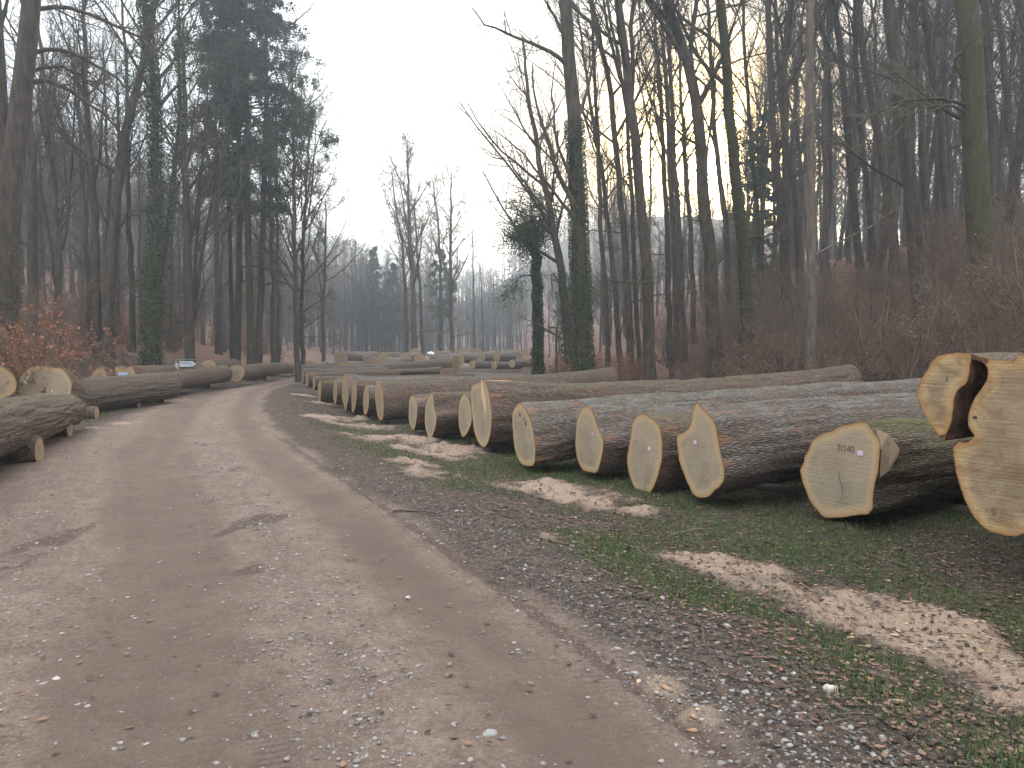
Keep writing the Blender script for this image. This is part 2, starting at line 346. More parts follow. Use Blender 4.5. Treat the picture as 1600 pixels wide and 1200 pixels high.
# ------------------------------------------------------------------ mesh building
def mk(name, V, Q=None, T=None, mat=None, attrs=None, uv=None, smooth_=True):
    me = bpy.data.meshes.new(name)
    V = np.ascontiguousarray(V, np.float32).reshape(-1, 3)
    Q = np.zeros((0, 4), np.int32) if Q is None else np.asarray(Q, np.int32).reshape(-1, 4)
    T = np.zeros((0, 3), np.int32) if T is None else np.asarray(T, np.int32).reshape(-1, 3)
    me.vertices.add(len(V)); me.vertices.foreach_set('co', V.ravel())
    nl = Q.size + T.size; me.loops.add(nl)
    li = np.concatenate([Q.ravel(), T.ravel()]).astype(np.int32)
    me.loops.foreach_set('vertex_index', li)
    me.polygons.add(len(Q) + len(T))
    me.polygons.foreach_set('loop_start', np.concatenate([np.arange(len(Q)) * 4, Q.size + np.arange(len(T)) * 3]).astype(np.int32))
    if smooth_: me.polygons.foreach_set('use_smooth', np.ones(len(Q) + len(T), bool))
    for k, a in (attrs or {}).items():
        a = np.asarray(a, np.float32)
        if a.ndim == 1:
            at_ = me.attributes.new(k, 'FLOAT', 'POINT'); at_.data.foreach_set('value', a)
        else:
            at_ = me.attributes.new(k, 'FLOAT_COLOR', 'POINT'); at_.data.foreach_set('color', np.concatenate([a, np.ones((len(a), 1), np.float32)], 1).ravel())
    if uv is not None:
        u = me.uv_layers.new(name='UVMap'); u.data.foreach_set('uv', np.asarray(uv, np.float32)[li].ravel())
    me.update(calc_edges=True); me.validate()
    if mat: me.materials.append(MATS[mat])
    return me
def link(me, name, parent=None, **tags):
    o = bpy.data.objects.new(name, me); COL.objects.link(o)
    if parent: o.parent = parent
    for k, v in tags.items(): o[k] = v
    return o
def thing(name, label, cat, loc=(0, 0, 0), group=None):
    o = link(None, name); o.location = tuple(float(v) for v in loc); o['label'] = label; o['category'] = cat
    if group: o['group'] = group
    return o
def tubes(P, R, sides=3, cap=False):
    N, K, _ = P.shape
    T = np.gradient(P, axis=1); T /= np.linalg.norm(T, axis=2, keepdims=True) + 1e-9
    ref = np.where(np.abs(T[..., 2:3]) > .9, np.array([1., 0, 0]), np.array([0, 0, 1.]))
    A = np.cross(T, ref); A /= np.linalg.norm(A, axis=2, keepdims=True) + 1e-9; B = np.cross(T, A)
    a = np.arange(sides) / sides * 2 * np.pi
    V = P[:, :, None] + R[:, :, None, None] * (np.cos(a)[None, None, :, None] * A[:, :, None] + np.sin(a)[None, None, :, None] * B[:, :, None])
    idx = np.arange(N * K * sides).reshape(N, K, sides)
    q = np.stack([idx[:, :-1], np.roll(idx, -1, 2)[:, :-1], np.roll(idx, -1, 2)[:, 1:], idx[:, 1:]], -1)
    return V.reshape(-1, 3), q.reshape(-1, 4)
def merge(parts):
    V = []; Q = []; o = 0
    for v, q in parts: V.append(v); Q.append(q + o); o += len(v)
    return np.concatenate(V), np.concatenate(Q)
def resample(P, R, K):
    P = np.asarray(P, float); R = np.asarray(R, float)
    d = np.concatenate([[0], np.cumsum(np.linalg.norm(np.diff(P, axis=0), axis=1))]); t = np.linspace(0, d[-1], K)
    return np.stack([np.interp(t, d, P[:, i]) for i in range(3)], 1), np.interp(t, d, R)
def grow(P, R, rng, m, t0, t1, ang, lenf, K, wig, up, rmin, rf=.6, absl=None, sag=0.0):
    N, Kp, _ = P.shape
    i = np.repeat(np.arange(N), m); n = len(i)
    t = t0 + (t1 - t0) * (np.tile(np.arange(m), N) + rng.random(n)) / m
    f = t * (Kp - 1); k = np.minimum(f.astype(int), Kp - 2); w = (f - k)[:, None]
    pos = P[i, k] * (1 - w) + P[i, k + 1] * w; r0 = R[i, k] * (1 - w[:, 0]) + R[i, k + 1] * w[:, 0]
    tan = P[i, k + 1] - P[i, k]; tan /= np.linalg.norm(tan, axis=1, keepdims=True) + 1e-9
    rv = rng.normal(size=(n, 3)); pe = np.cross(tan, rv); pe /= np.linalg.norm(pe, axis=1, keepdims=True) + 1e-9
    a = np.radians(ang) * rng.uniform(.65, 1.35, n)[:, None]
    d = np.cos(a) * tan + np.sin(a) * pe
    Lp = np.linalg.norm(np.diff(P, axis=1), axis=2).sum(1)[i] if absl is None else np.full(n, absl)
    L = Lp * lenf * (1.15 - .75 * (t - t0) / max(t1 - t0, .01)) * rng.uniform(.6, 1.25, n)
    pts = [pos]; st = (L / (K - 1))[:, None]
    for j in range(K - 1):
        d = d + wig * rng.normal(size=(n, 3)); d[:, 2] += up - sag * j; d /= np.linalg.norm(d, axis=1, keepdims=True)
        pts.append(pts[-1] + d * st)
    rs = np.maximum(np.minimum(r0 * rf, L * .022), rmin)
    return np.stack(pts, 1), np.maximum(rs[:, None] * np.linspace(1, .28, K)[None], rmin * .55)
def leaves_at(P, rng, size, tintbias=0.0, ups=0.0):
    n = len(P); a = rng.normal(size=(n, 3)); a /= np.linalg.norm(a, axis=1, keepdims=True)
    b = np.cross(a, rng.normal(size=(n, 3))); b /= np.linalg.norm(b, axis=1, keepdims=True)
    s_ = size * rng.uniform(.6, 1.3, n)[:, None]
    V = np.stack([P - a * s_, P + b * s_ * .6, P + a * s_, P - b * s_ * .6], 1)
    return V.reshape(-1, 3), np.arange(n * 4).reshape(-1, 4), np.repeat(np.clip(rng.random(n) + tintbias, 0, 1), 4)

# ------------------------------------------------------------------ ground sheet
gy0 = [2.0]
while gy0[-1] < 46: gy0.append(gy0[-1] + max(.028, gy0[-1] * .0075))
while gy0[-1] < 420: gy0.append(gy0[-1] + gy0[-1] * .035)
GY = np.array([-36, -30, -22, -15, -9, -5, -3, -1.5, -.5, .3, .8, 1.2, 1.5, 1.75] + gy0)
gx = list(np.arange(-8.5, 7.5, .04))
x_ = 7.5; r_ = []
while x_ < 395: r_.append(x_); x_ += max(.045, (x_ - 6.5) * .045)
l_ = []; x_ = -8.5
while x_ > -390: x_ -= max(.05, (-x_ - 7.7) * .03 if x_ < -8.7 else .05); l_.append(x_)
GX = np.array(l_[::-1] + gx + r_)
XX, YY = np.meshgrid(GX, GY)
u = road_u(XX, YY); w = road_w(YY); dl = -u - w
ns = fbm(XX * 1.3, YY * 1.3, 0, 4, 31); ns2 = fbm(XX * .5, YY * .5, 0, 3, 41)
roadm = smooth(u + .22 * ns, .25, -.08) * smooth(dl + .35 * ns, .35, -.25)
track = np.maximum(np.exp(-((u + .42 + .08 * ns2) / .30) ** 4), .9 * np.exp(-((u + 2.0 + .15 * ns2) / .50) ** 4)) * roadm * (.85 + .35 * ns)
blobs = []
def blob(px, py, r, a=1.0): p = ground(px, py); blobs.append((p[0], p[1], r, a))
for px, py, r in ((1075, 882, .30), (1130, 893, .40), (1190, 905, .38), (1240, 930, .42), (1300, 950, .42), (1360, 970, .42), (1400, 1000, .40), (1470, 1020, .38), (1530, 1050, .32), (1590, 1075, .36), (1640, 1110, .4), (1440, 975, .25), (1500,1000,.25),
                  (820, 765, .38), (860, 772, .5), (905, 780, .5), (950, 792, .4), (1000, 800, .3), (850, 757, .25),
                  (500, 632, .5), (480, 620, .5), (510, 655, .6), (560, 668, .75), (610, 690, .85), (660, 703, .8), (700, 712, .6), (675, 742, .4), (640, 725, .4), (730, 705, .4), (545, 655, .5)):
    blob(px, py, r * 1.12)
for px, py, r in ((857, 843, .16), (1035, 1083, .13), (1100, 1130, .11), (1400, 1065, .15), (150, 668, .35), (190, 662, .3), (120, 672, .2)): blob(px, py, r, .8)
sawm = np.zeros_like(XX)
for bx, by, br, ba in blobs:
    sawm = np.maximum(sawm, ba * np.exp(-(((XX - bx) ** 2 + (YY - by) ** 2) / br ** 2) ** 1.1))
nsw = fbm(XX * 3.1, YY * 2.4, 0, 4, 61); sawm = np.clip(sawm * (1.0 + 1.3 * nsw) , 0, 1)
wetm = np.zeros_like(XX)
for px, py, r, a in ((400, 830, .5, 1), (420, 880, .35, .8), (90, 850, .6, .7), (30, 880, .4, .6), (330, 700, .6, .6), (520, 880, .3, .8), (330, 790, .5, .6), (150, 830, .5, .7), (300,760,.5,.5), (250, 1000, .5, .3), (370,735,.4,.6)):
    p = ground(px, py); wetm = np.maximum(wetm, a * np.exp(-(((XX - p[0]) ** 2 * 1.4 + (YY - p[1]) ** 2 * .35) / r ** 2)))
wetm = np.clip(wetm * 1.15 * smooth(fbm(XX * 2.6, YY * 1.7, 0, 5, 71), -.35, .30), 0, 1)
wetm = np.maximum(wetm, .75 * np.exp(-((u - .03) / .12) ** 2) * (YY < 14))
grav = .30 * roadm + .95 * np.exp(-((u + 1.15 + .2 * ns2) / .33) ** 2) * smooth(ns2 + .45, 0, .5) + .6 * np.exp(-((u + 3.1) / .5) ** 2)
grav = grav + .95 * np.exp(-((u - .55 - .2 * ns2) / .40) ** 2) * smooth(YY, 14, 6) + .25 * (u > 0) * (u < 2)
grav = np.clip(grav * (1 - .8 * track), 0, 1)
grassm = smooth(u, .6, 1.3) * smooth(ns2 + .6 * ns, -.5, .1) * .95 * np.where(u < 1.9, .85, .7) * (1 - smooth(YY, 16, 24))
grassm = np.maximum(grassm, smooth(u, 2.0, 3.0) * np.clip(.80 + .9 * ns2 + .5 * ns, .1, 1) * (XX < toe_x(YY) + 1) * (1 - smooth(YY, 30, 40)))
grassm = np.maximum(grassm, smooth(dl, .3, .8) * (1 - smooth(dl, 1.2, 2.0)) * (YY < 24) * .8 * smooth(ns, -.3, .2))
grassm = grassm * (1 - np.clip(sawm * 2, 0, 1))
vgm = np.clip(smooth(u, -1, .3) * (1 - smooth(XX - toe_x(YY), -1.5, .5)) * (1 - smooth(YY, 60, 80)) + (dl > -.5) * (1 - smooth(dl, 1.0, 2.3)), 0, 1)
Z = terr(XX, YY, True) + .06 * sawm * (1 + 1.1 * fbm(XX * 7, YY * 7, 0, 5, 51)) * (u > 0)
def zat(x, y): return float(terr(x, y))
ny, nx = XX.shape; ix = np.arange(ny * nx).reshape(ny, nx)
q = np.stack([ix[:-1, :-1], ix[:-1, 1:], ix[1:, 1:], ix[1:, :-1]], -1).reshape(-1, 4)
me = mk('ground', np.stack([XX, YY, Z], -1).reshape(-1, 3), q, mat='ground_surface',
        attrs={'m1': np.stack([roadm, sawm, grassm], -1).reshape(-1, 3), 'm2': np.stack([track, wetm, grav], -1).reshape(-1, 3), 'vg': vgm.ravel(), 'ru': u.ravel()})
link(me, 'ground', kind='structure')
print('ground', len(me.vertices))
def gz(x, y):     # height of the built sheet
    x = np.atleast_1d(x); y = np.atleast_1d(y)
    i = np.clip(np.searchsorted(GX, x) - 1, 0, len(GX) - 2); j = np.clip(np.searchsorted(GY, y) - 1, 0, len(GY) - 2)
    a = (x - GX[i]) / (GX[i + 1] - GX[i]); b = (y - GY[j]) / (GY[j + 1] - GY[j])
    return (Z[j, i] * (1 - a) + Z[j, i + 1] * a) * (1 - b) + (Z[j + 1, i] * (1 - a) + Z[j + 1, i + 1] * a) * b
def msk(M, x, y):
    i = np.clip(np.searchsorted(GX, x), 0, len(GX) - 1); j = np.clip(np.searchsorted(GY, y), 0, len(GY) - 1); return M[j, i]

# ------------------------------------------------------------------ loose stuff on the ground
def scatter(rng, n, prob, pxr=(-60, 1660), zr=(2.6, 22), pw=1.6):
    y = zr[0] + (zr[1] - zr[0]) * rng.random(n) ** pw; x = (rng.uniform(pxr[0], pxr[1], n) - 800) / FPX * y
    k = rng.random(n) < prob(x, y); return x[k], y[k]
rng = np.random.default_rng(7)
IC = np.array([(0, 0, 1), (.89, 0, .45), (.28, .85, .45), (-.72, .53, .45), (-.72, -.53, .45), (.28, -.85, .45), (.72, .53, -.45), (-.28, .85, -.45), (-.89, 0, -.45), (-.28, -.85, -.45), (.72, -.53, -.45), (0, 0, -1)])
IT = np.array([(0, 1, 2), (0, 2, 3), (0, 3, 4), (0, 4, 5), (0, 5, 1), (1, 6, 2), (2, 7, 3), (3, 8, 4), (4, 9, 5), (5, 10, 1), (2, 6, 7), (3, 7, 8), (4, 8, 9), (5, 9, 10), (1, 10, 6), (6, 11, 7), (7, 11, 8), (8, 11, 9), (9, 11, 10), (10, 11, 6)])
def rotz(v, a): c, s_ = np.cos(a)[:, None], np.sin(a)[:, None]; return np.stack([v[..., 0] * c - v[..., 1] * s_, v[..., 0] * s_ + v[..., 1] * c, v[..., 2]], -1)
def stones(name, x, y, size, flat, mat, label=None, tb=0.0):
    n = len(x); V = IC[None] * (1 + .28 * rng.normal(size=(n, 12, 1))) * np.stack([rng.uniform(.7, 1.5, n), rng.uniform(.6, 1.1, n), flat * rng.uniform(.6, 1.3, n)], 1)[:, None]
    V = rotz(V * size[:, None, None], rng.uniform(0, 6.28, n)) + np.stack([x, y, gz(x, y) + size * flat * .25], 1)[:, None]
    T = (IT[None] + (np.arange(n) * 12)[:, None, None]).reshape(-1, 3)
    me = mk(name, V.reshape(-1, 3), None, T, mat, {'tint': np.repeat(np.clip(rng.random(n) + tb, 0, 1), 12)}, smooth_=False)
    return link(me, name, kind='stuff')
x, y = scatter(rng, 80000, lambda x, y: np.clip(msk(grav, x, y) ** 1.5 * .40 + .028, 0, 1) * (np.abs(road_u(x, y)) < 5))
stones('gravel', x, y, (.004 + .015 * rng.random(len(x)) ** 3.5) * (.8 + y * .03), .5, 'stone_chip', tb=.1)
x, y = scatter(rng, 46000, lambda x, y: np.clip(msk(sawm, x, y) * .22 + .02 * (road_u(x, y) > .8), 0, 1), zr=(2.6, 25))
stones('wood_chips', x, y, .007 + .016 * rng.random(len(x)) ** 2.5, .35, 'wood_chip')
def lf(x, y):
    uu = road_u(x, y); d = -uu - road_w(y)
    return np.clip(.62 * smooth(uu, .35, 1.2) * (1 - .6 * msk(sawm, x, y)) * (1 - .55 * msk(grassm, x, y)) + .6 * smooth(d, .1, .8) + .01, 0, 1) * (x < 9)
x, y = scatter(rng, 150000, lf, zr=(2.6, 30), pw=1.4)
n = len(x); sz = rng.uniform(.010, .026, n) * (.85 + y * .04)
L0 = np.array([(-1, 0, .25), (-.3, -.55, .12), (.4, -.5, .1), (1, 0, .3), (.4, .5, .12), (-.3, .55, .1), (0, 0, -.02)])
V = rotz(L0[None] * np.stack([sz, sz * rng.uniform(.6, 1, n), sz * rng.uniform(.2, 1.3, n)], 1)[:, None], rng.uniform(0, 6.28, n)) + np.stack([x, y, gz(x, y) + .006 + .010 * rng.random(n)], 1)[:, None]
LT = np.array([(0, 1, 6), (1, 2, 6), (2, 3, 6), (3, 4, 6), (4, 5, 6), (5, 0, 6)])
me = mk('fallen_leaves', V.reshape(-1, 3), None, (LT[None] + (np.arange(n) * 7)[:, None, None]).reshape(-1, 3), 'dead_leaf', {'tint': np.repeat(rng.random(n) ** 2.2, 7)}, smooth_=False)
link(me, 'fallen_leaves', kind='stuff')
x, y = scatter(rng, 300000, lambda x, y: msk(grassm, x, y) ** 1.2 * .8, zr=(2.7, 24), pw=1.6)
n = len(x); hgt = rng.uniform(.02, .065, n) * (1 + .7 * (rng.random(n) < .06)); a = rng.uniform(0, 6.28, n); le = rng.uniform(.1, 1.1, n) * hgt
wd = rng.uniform(.0016, .0032, n) * (1 + y * .05)
dx, dy = np.cos(a), np.sin(a); zz = gz(x, y)
B = lambda off, t, s_: np.stack([x + dx * le * t ** 2 - dy * wd * s_, y + dy * le * t ** 2 + dx * wd * s_, zz + hgt * t + off], 1)
V = np.stack([B(-.005, 0, -1), B(-.005, 0, 1), B(0, .55, .7), B(0, .55, -.7), B(0, 1, 0)], 1)
Qg = (np.array([[0, 1, 2, 3]])[None] + (np.arange(n) * 5)[:, None, None]).reshape(-1, 4); Tg = (np.array([[3, 2, 4]])[None] + (np.arange(n) * 5)[:, None, None]).reshape(-1, 3)
link(mk('grass', V.reshape(-1, 3), Qg, Tg, 'grass_blade', {'tint': np.repeat(rng.random(n), 5)}), 'grass', kind='stuff')

# ------------------------------------------------------------------ logs
def resamp_closed(P, n):
    P = np.asarray(P, float); Q_ = np.concatenate([P, P[:1]]); d = np.concatenate([[0], np.cumsum(np.linalg.norm(np.diff(Q_, axis=0), axis=1))])
    t = np.linspace(0, d[-1], n, endpoint=False); return np.stack([np.interp(t, d, Q_[:, 0]), np.interp(t, d, Q_[:, 1])], 1)
def face_mesh(name, out2, M, mat, step, seed):
    """flat sawn face from a 2-D outline (metres); M maps (u, v, depth) to world-local"""
    n = len(out2); lo, hi = out2.min(0), out2.max(0)
    g = np.stack(np.meshgrid(np.arange(lo[0], hi[0], step), np.arange(lo[1], hi[1], step)), -1).reshape(-1, 2)
    g = g + np.random.default_rng(seed).uniform(-.25, .25, g.shape) * step
    def seg(pts):
        a = out2; b = np.roll(out2, -1, 0); ab = b - a
        t = np.clip(((pts[:, None] - a) * ab).sum(-1) / ((ab ** 2).sum(-1) + 1e-12), 0, 1)
        return np.linalg.norm(pts[:, None] - (a + t[..., None] * ab), axis=-1).min(1)
    a = out2; b = np.roll(out2, -1, 0)
    cr_ = ((a[None, :, 1] > g[:, None, 1]) != (b[None, :, 1] > g[:, None, 1])) & (g[:, None, 0] < (b[None, :, 0] - a[None, :, 0]) * (g[:, None, 1] - a[None, :, 1]) / (b[None, :, 1] - a[None, :, 1] + 1e-12) + a[None, :, 0])
    g = g[(cr_.sum(1) % 2 == 1)]; g = g[seg(g) > step * .35]
    pts = np.concatenate([out2, g]); co = [Vector(p) for p in pts]
    r = geometry.delaunay_2d_cdt(co, [], [list(range(n))], 1, 1e-5)
    V2 = np.array([list(v) for v in r[0]]); T = np.array([f for f in r[2] if len(f) == 3])
    rim = seg(V2); dep = .004 * fbm(V2[:, 0] * 5, V2[:, 1] * 5, 0, 2, seed)
    V3 = M(V2[:, 0], V2[:, 1], dep)
    return mk(name, V3, None, T, mat, {'rim': rim}, uv=V2 + seed * .37 % 5 * 0, smooth_=False)
LOGS = []
def make_log(label, c, az, L, outl, end_r, end_dz=0.0, bark='bark_grey', fmat='cut_wood', seed=1, n=88, seg=.07, rough=.022, bend=0.0, group=None, keep=0.0, hollow=None, body_r=None, drop=0.0, name='oak_log', flare=.5, cat='log', far_face=True, knots=()):
    c = np.asarray(c, float); a = np.array([math.sin(az), math.cos(az), 0.0]); ud = np.array([math.cos(az), -math.sin(az), 0.0]); zd = np.array([0, 0, 1.0])
    root = thing(name, label, cat, c, group)
    if len(outl) != n: outl = resamp_closed(outl, n)
    if ((outl[:, 0] * np.roll(outl[:, 1], -1) - np.roll(outl[:, 0], -1) * outl[:, 1]).sum()) < 0: outl = outl[::-1]
    _c = outl.mean(0); _d = outl - _c; _a = np.arange(len(outl)); outl = _c + _d * (1 + (.004 + .012 * (n > 60)) * fbm(_a * .45, seed * 3.3, 0, 3, seed))[:, None]
    K = max(6, int(L / seg)); T_ = np.linspace(0, 1, K) ** 1.0
    ang = np.arctan2(outl[:, 1], outl[:, 0]); cen = outl.mean(0)
    ang = np.arctan2(outl[:, 1] - cen[1], outl[:, 0] - cen[0])
    r0 = np.sqrt(abs((outl[:, 0] * np.roll(outl[:, 1], -1) - np.roll(outl[:, 0], -1) * outl[:, 1]).sum() / 2) / math.pi)
    circ = np.stack([np.cos(ang), np.sin(ang)], 1)
    if keep > 0: circ = circ * 0
    rngl = np.random.default_rng(seed)
    rings = []; disp0 = None
    per = np.linalg.norm(np.roll(outl, -1, 0) - outl, axis=1); arc = np.concatenate([[0], np.cumsum(per)[:-1]])
    for k, t in enumerate(T_):
        sd_ = t * L; m = float(smooth(sd_, 0, flare * 2.2)) if keep == 0 else 0
        R = (body_r or r0 * .93) * (1 - t) + end_r * t
        base = outl - cen
        if keep == 0: pr = base * (1 - m) + circ * R * m
        else: pr = base * (1 - t * keep)
        # low frequency lumps, then ridges running along the log
        lump = .11 * R * fbm(np.cos(ang) * 1.1 + seed * 7, np.sin(ang) * 1.1, sd_ * .55, 3, seed) * (m if keep == 0 else t)
        nd = rough * (fbm(np.cos(ang) * 9 + seed, np.sin(ang) * 9, sd_ * 1.6, 3, seed + 3)) * float(smooth(sd_, -.05, .12))
        for (kt, ka, kr) in knots:
            lump = lump + kr * np.exp(-((sd_ - kt) / .12) ** 2 - (np.angle(np.exp(1j * (ang - ka))) / .28) ** 2)
        nr = pr / (np.linalg.norm(pr, axis=1, keepdims=True) + 1e-6)
        pr = pr + nr * (lump + nd)[:, None] + cen * (1 - m)
        cz = end_dz * t + drop * m + bend * math.sin(math.pi * t)
        rings.append(pr[:, 0:1] * ud + pr[:, 1:2] * zd + a * sd_ + zd * cz)
    V = np.concatenate(rings); idx = np.arange(K * n).reshape(K, n)
    q = np.stack([idx[:-1], np.roll(idx, -1, 1)[:-1], np.roll(idx, -1, 1)[1:], idx[1:]], -1)[:, :, ::-1]
    uv = np.stack([np.tile(arc, K) + seed * 3.1, np.repeat(T_ * L, n) + seed * 1.7], 1)
    if hollow is None:
        link(mk('bark', V, q.reshape(-1, 4), None, bark, {'along': np.repeat(T_ * L, n)}, uv=uv), 'bark', root)
    else:
        hm = np.array([((np.linalg.norm(hollow - o_, axis=1).min()) < .02) for o_ in outl]); cell = hm & np.roll(hm, -1)
        q2 = q[:, ::1]
        link(mk('bark', V, q2[:, ~cell].reshape(-1, 4), None, bark, {'along': np.repeat(T_ * L, n)}, uv=uv), 'bark', root)
        link(mk('hollow_wall', V, q2[:, cell].reshape(-1, 4), None, 'rotten_wood', uv=uv), 'hollow_wall', root)
    F0 = lambda uu, vv, dd: uu[:, None] * ud + vv[:, None] * zd + a * (dd[:, None] - .003)
    link(face_mesh('cut_face', outl, F0, fmat, max(r0 / 9, .03), seed), 'cut_face', root)
    if far_face:
        er = rings[-1]; end_dz = end_dz + drop; e2 = np.stack([er @ ud, er[:, 2] - end_dz], 1)
        F1 = lambda uu, vv, dd: uu[:, None] * ud + (vv[:, None] + end_dz) * zd + a * (L + .002 + dd[:, None])
        link(face_mesh('far_cut_face', e2, F1, fmat, max(r0 / 5, .05), seed + 9), 'far_cut_face', root)
    root['_L'] = L
    del root['_L']
    return root, a, ud, zd, F0
def px_outline(pts, c, az):
    a = np.array([math.sin(az), math.cos(az), 0.0]); ud = np.array([math.cos(az), -math.sin(az), 0.0]); o = []
    cam_ = np.array([0, 0, CAMH])
    for px, py in pts:
        d = ray(px, py); t = ((c - cam_) @ a) / (d @ a); p = cam_ + d * t - c; o.append((p @ ud, p[2]))
    return np.array(o)
def Zf(pts, ox, oy, k): return [(ox + x / k, oy + y / k) for x, y in pts]
def chaikin(P, it=1):
    for _ in range(it):
        Q_ = np.roll(P, -1, 0); P = np.stack([P * .78 + Q_ * .22, P * .22 + Q_ * .78], 1).reshape(-1, 2)
    return P
# sawn outlines read off the photo, put on a vertical plane at each log's own distance
big = [(1432, 610), (1436, 595), (1441, 585), (1450, 575), (1454, 564), (1463, 556), (1474, 552), (1490, 551), (1503, 551), (1514, 552), (1528, 556), (1542, 560), (1556, 560), (1570, 562), (1582, 567), (1588, 558), (1598, 551), (1620, 548), (1650, 560), (1680, 590), (1695, 640), (1705, 700), (1690, 760), (1660, 805), (1625, 828), (1590, 838), (1572, 838), (1556, 833), (1540, 828), (1526, 815), (1513, 795), (1503, 772), (1494, 745), (1489, 715), (1487, 698), (1492, 689), (1501, 691), (1512, 692), (1517, 685), (1522, 683), (1521, 678), (1515, 672), (1511, 665), (1512, 650), (1515, 635), (1525, 617), (1537, 602), (1543, 590), (1543, 575), (1536, 566), (1528, 563), (1520, 562), (1515, 566), (1516, 572), (1514, 585), (1511, 597), (1500, 605), (1493, 613), (1489, 630), (1488, 645), (1484, 665), (1477, 678), (1474, 692), (1462, 676), (1449, 659), (1438, 640), (1431, 622)]
g1315 = Zf([(70, 620), (100, 560), (120, 480), (170, 390), (180, 330), (300, 245), (400, 225), (460, 185), (560, 150), (690, 125), (770, 130), (840, 230), (910, 320), (900, 480), (885, 640), (850, 760), (830, 880), (835, 1080), (600, 1110), (400, 1130), (310, 1125), (240, 1040), (170, 950), (140, 880), (100, 780), (80, 690)], 1240, 640, 6.667)
g1100 = Zf([(650, 490), (670, 455), (740, 430), (790, 370), (805, 300), (815, 220), (850, 125), (870, 120), (920, 180), (980, 240), (1040, 310), (1070, 400), (1085, 490), (1100, 600), (1120, 700), (1145, 800), (1150, 930), (1090, 1010), (1030, 1060), (980, 1115), (880, 1120), (830, 1100), (790, 1020), (745, 930), (720, 850), (680, 760), (665, 640), (655, 560)], 960, 610, 6.667)
g1010 = Zf([(130, 700), (150, 600), (175, 450), (190, 330), (225, 270), (290, 235), (340, 250), (410, 300), (470, 370), (490, 450), (500, 560), (500, 700), (480, 800), (450, 920), (400, 1030), (360, 1100), (310, 1105), (240, 1075), (190, 980), (155, 880), (135, 780)], 960, 610, 6.667)
g922 = Zf([(475, 600), (482, 520), (487, 460), (510, 400), (535, 375), (575, 385), (600, 450), (625, 520), (655, 590), (650, 660), (635, 730), (610, 800), (560, 790), (520, 780), (490, 720), (478, 660)], 780, 540, 4)
g820 = Zf([(82, 470), (85, 410), (105, 375), (135, 355), (165, 390), (190, 440), (210, 500), (220, 570), (230, 640), (222, 750), (180, 755), (140, 745), (110, 690), (92, 620), (88, 540)], 780, 540, 4)
R2 = lambda p: Zf(p, 400, 500, 4)
g757 = R2([(1345, 440), (1350, 400), (1400, 390), (1425, 368), (1450, 430), (1465, 500), (1475, 590), (1470, 700), (1450, 770), (1425, 800), (1390, 770), (1365, 700), (1352, 600), (1345, 520)])
g727 = R2([(1255, 600), (1260, 530), (1280, 470), (1305, 455), (1345, 500), (1362, 560), (1365, 650), (1320, 720), (1290, 737), (1270, 700), (1258, 650)])
g673 = R2([(1055, 600), (1060, 530), (1080, 480), (1100, 445), (1110, 480), (1115, 560), (1130, 600), (1125, 660), (1100, 740), (1088, 752), (1065, 700), (1055, 650)])
g648 = R2([(945, 590), (950, 510), (968, 462), (1000, 490), (1020, 530), (1018, 600), (1005, 660), (988, 697), (965, 670), (948, 630)])
g592 = R2([(742, 460), (748, 400), (762, 365), (780, 400), (795, 460), (800, 540), (795, 620), (775, 632), (760, 600), (750, 540)])
g572 = R2([(668, 500), (675, 440), (690, 400), (705, 440), (708, 500), (700, 570), (685, 600), (672, 580)])
g553 = R2([(597, 480), (605, 410), (620, 365), (632, 400), (630, 480), (622, 540), (608, 590), (598, 560)])
g540 = R2([(530, 470), (532, 390), (552, 325), (570, 380), (585, 450), (585, 500), (572, 540), (563, 582), (550, 540), (535, 500)])
g523 = R2([(482, 440), (487, 390), (497, 360), (508, 400), (507, 480), (497, 535), (485, 500)])
g499 = R2([(385, 460), (388, 400), (398, 380), (410, 385), (408, 460), (400, 525), (390, 520)])
def ell(px, py, rx, ry): return [(px + rx * math.cos(a), py + ry * math.sin(a) * (1 + .06 * math.sin(3 * a))) for a in np.linspace(0, 2 * math.pi, 16, endpoint=False)]
RG = 'oak logs lying side by side along the right of the track'
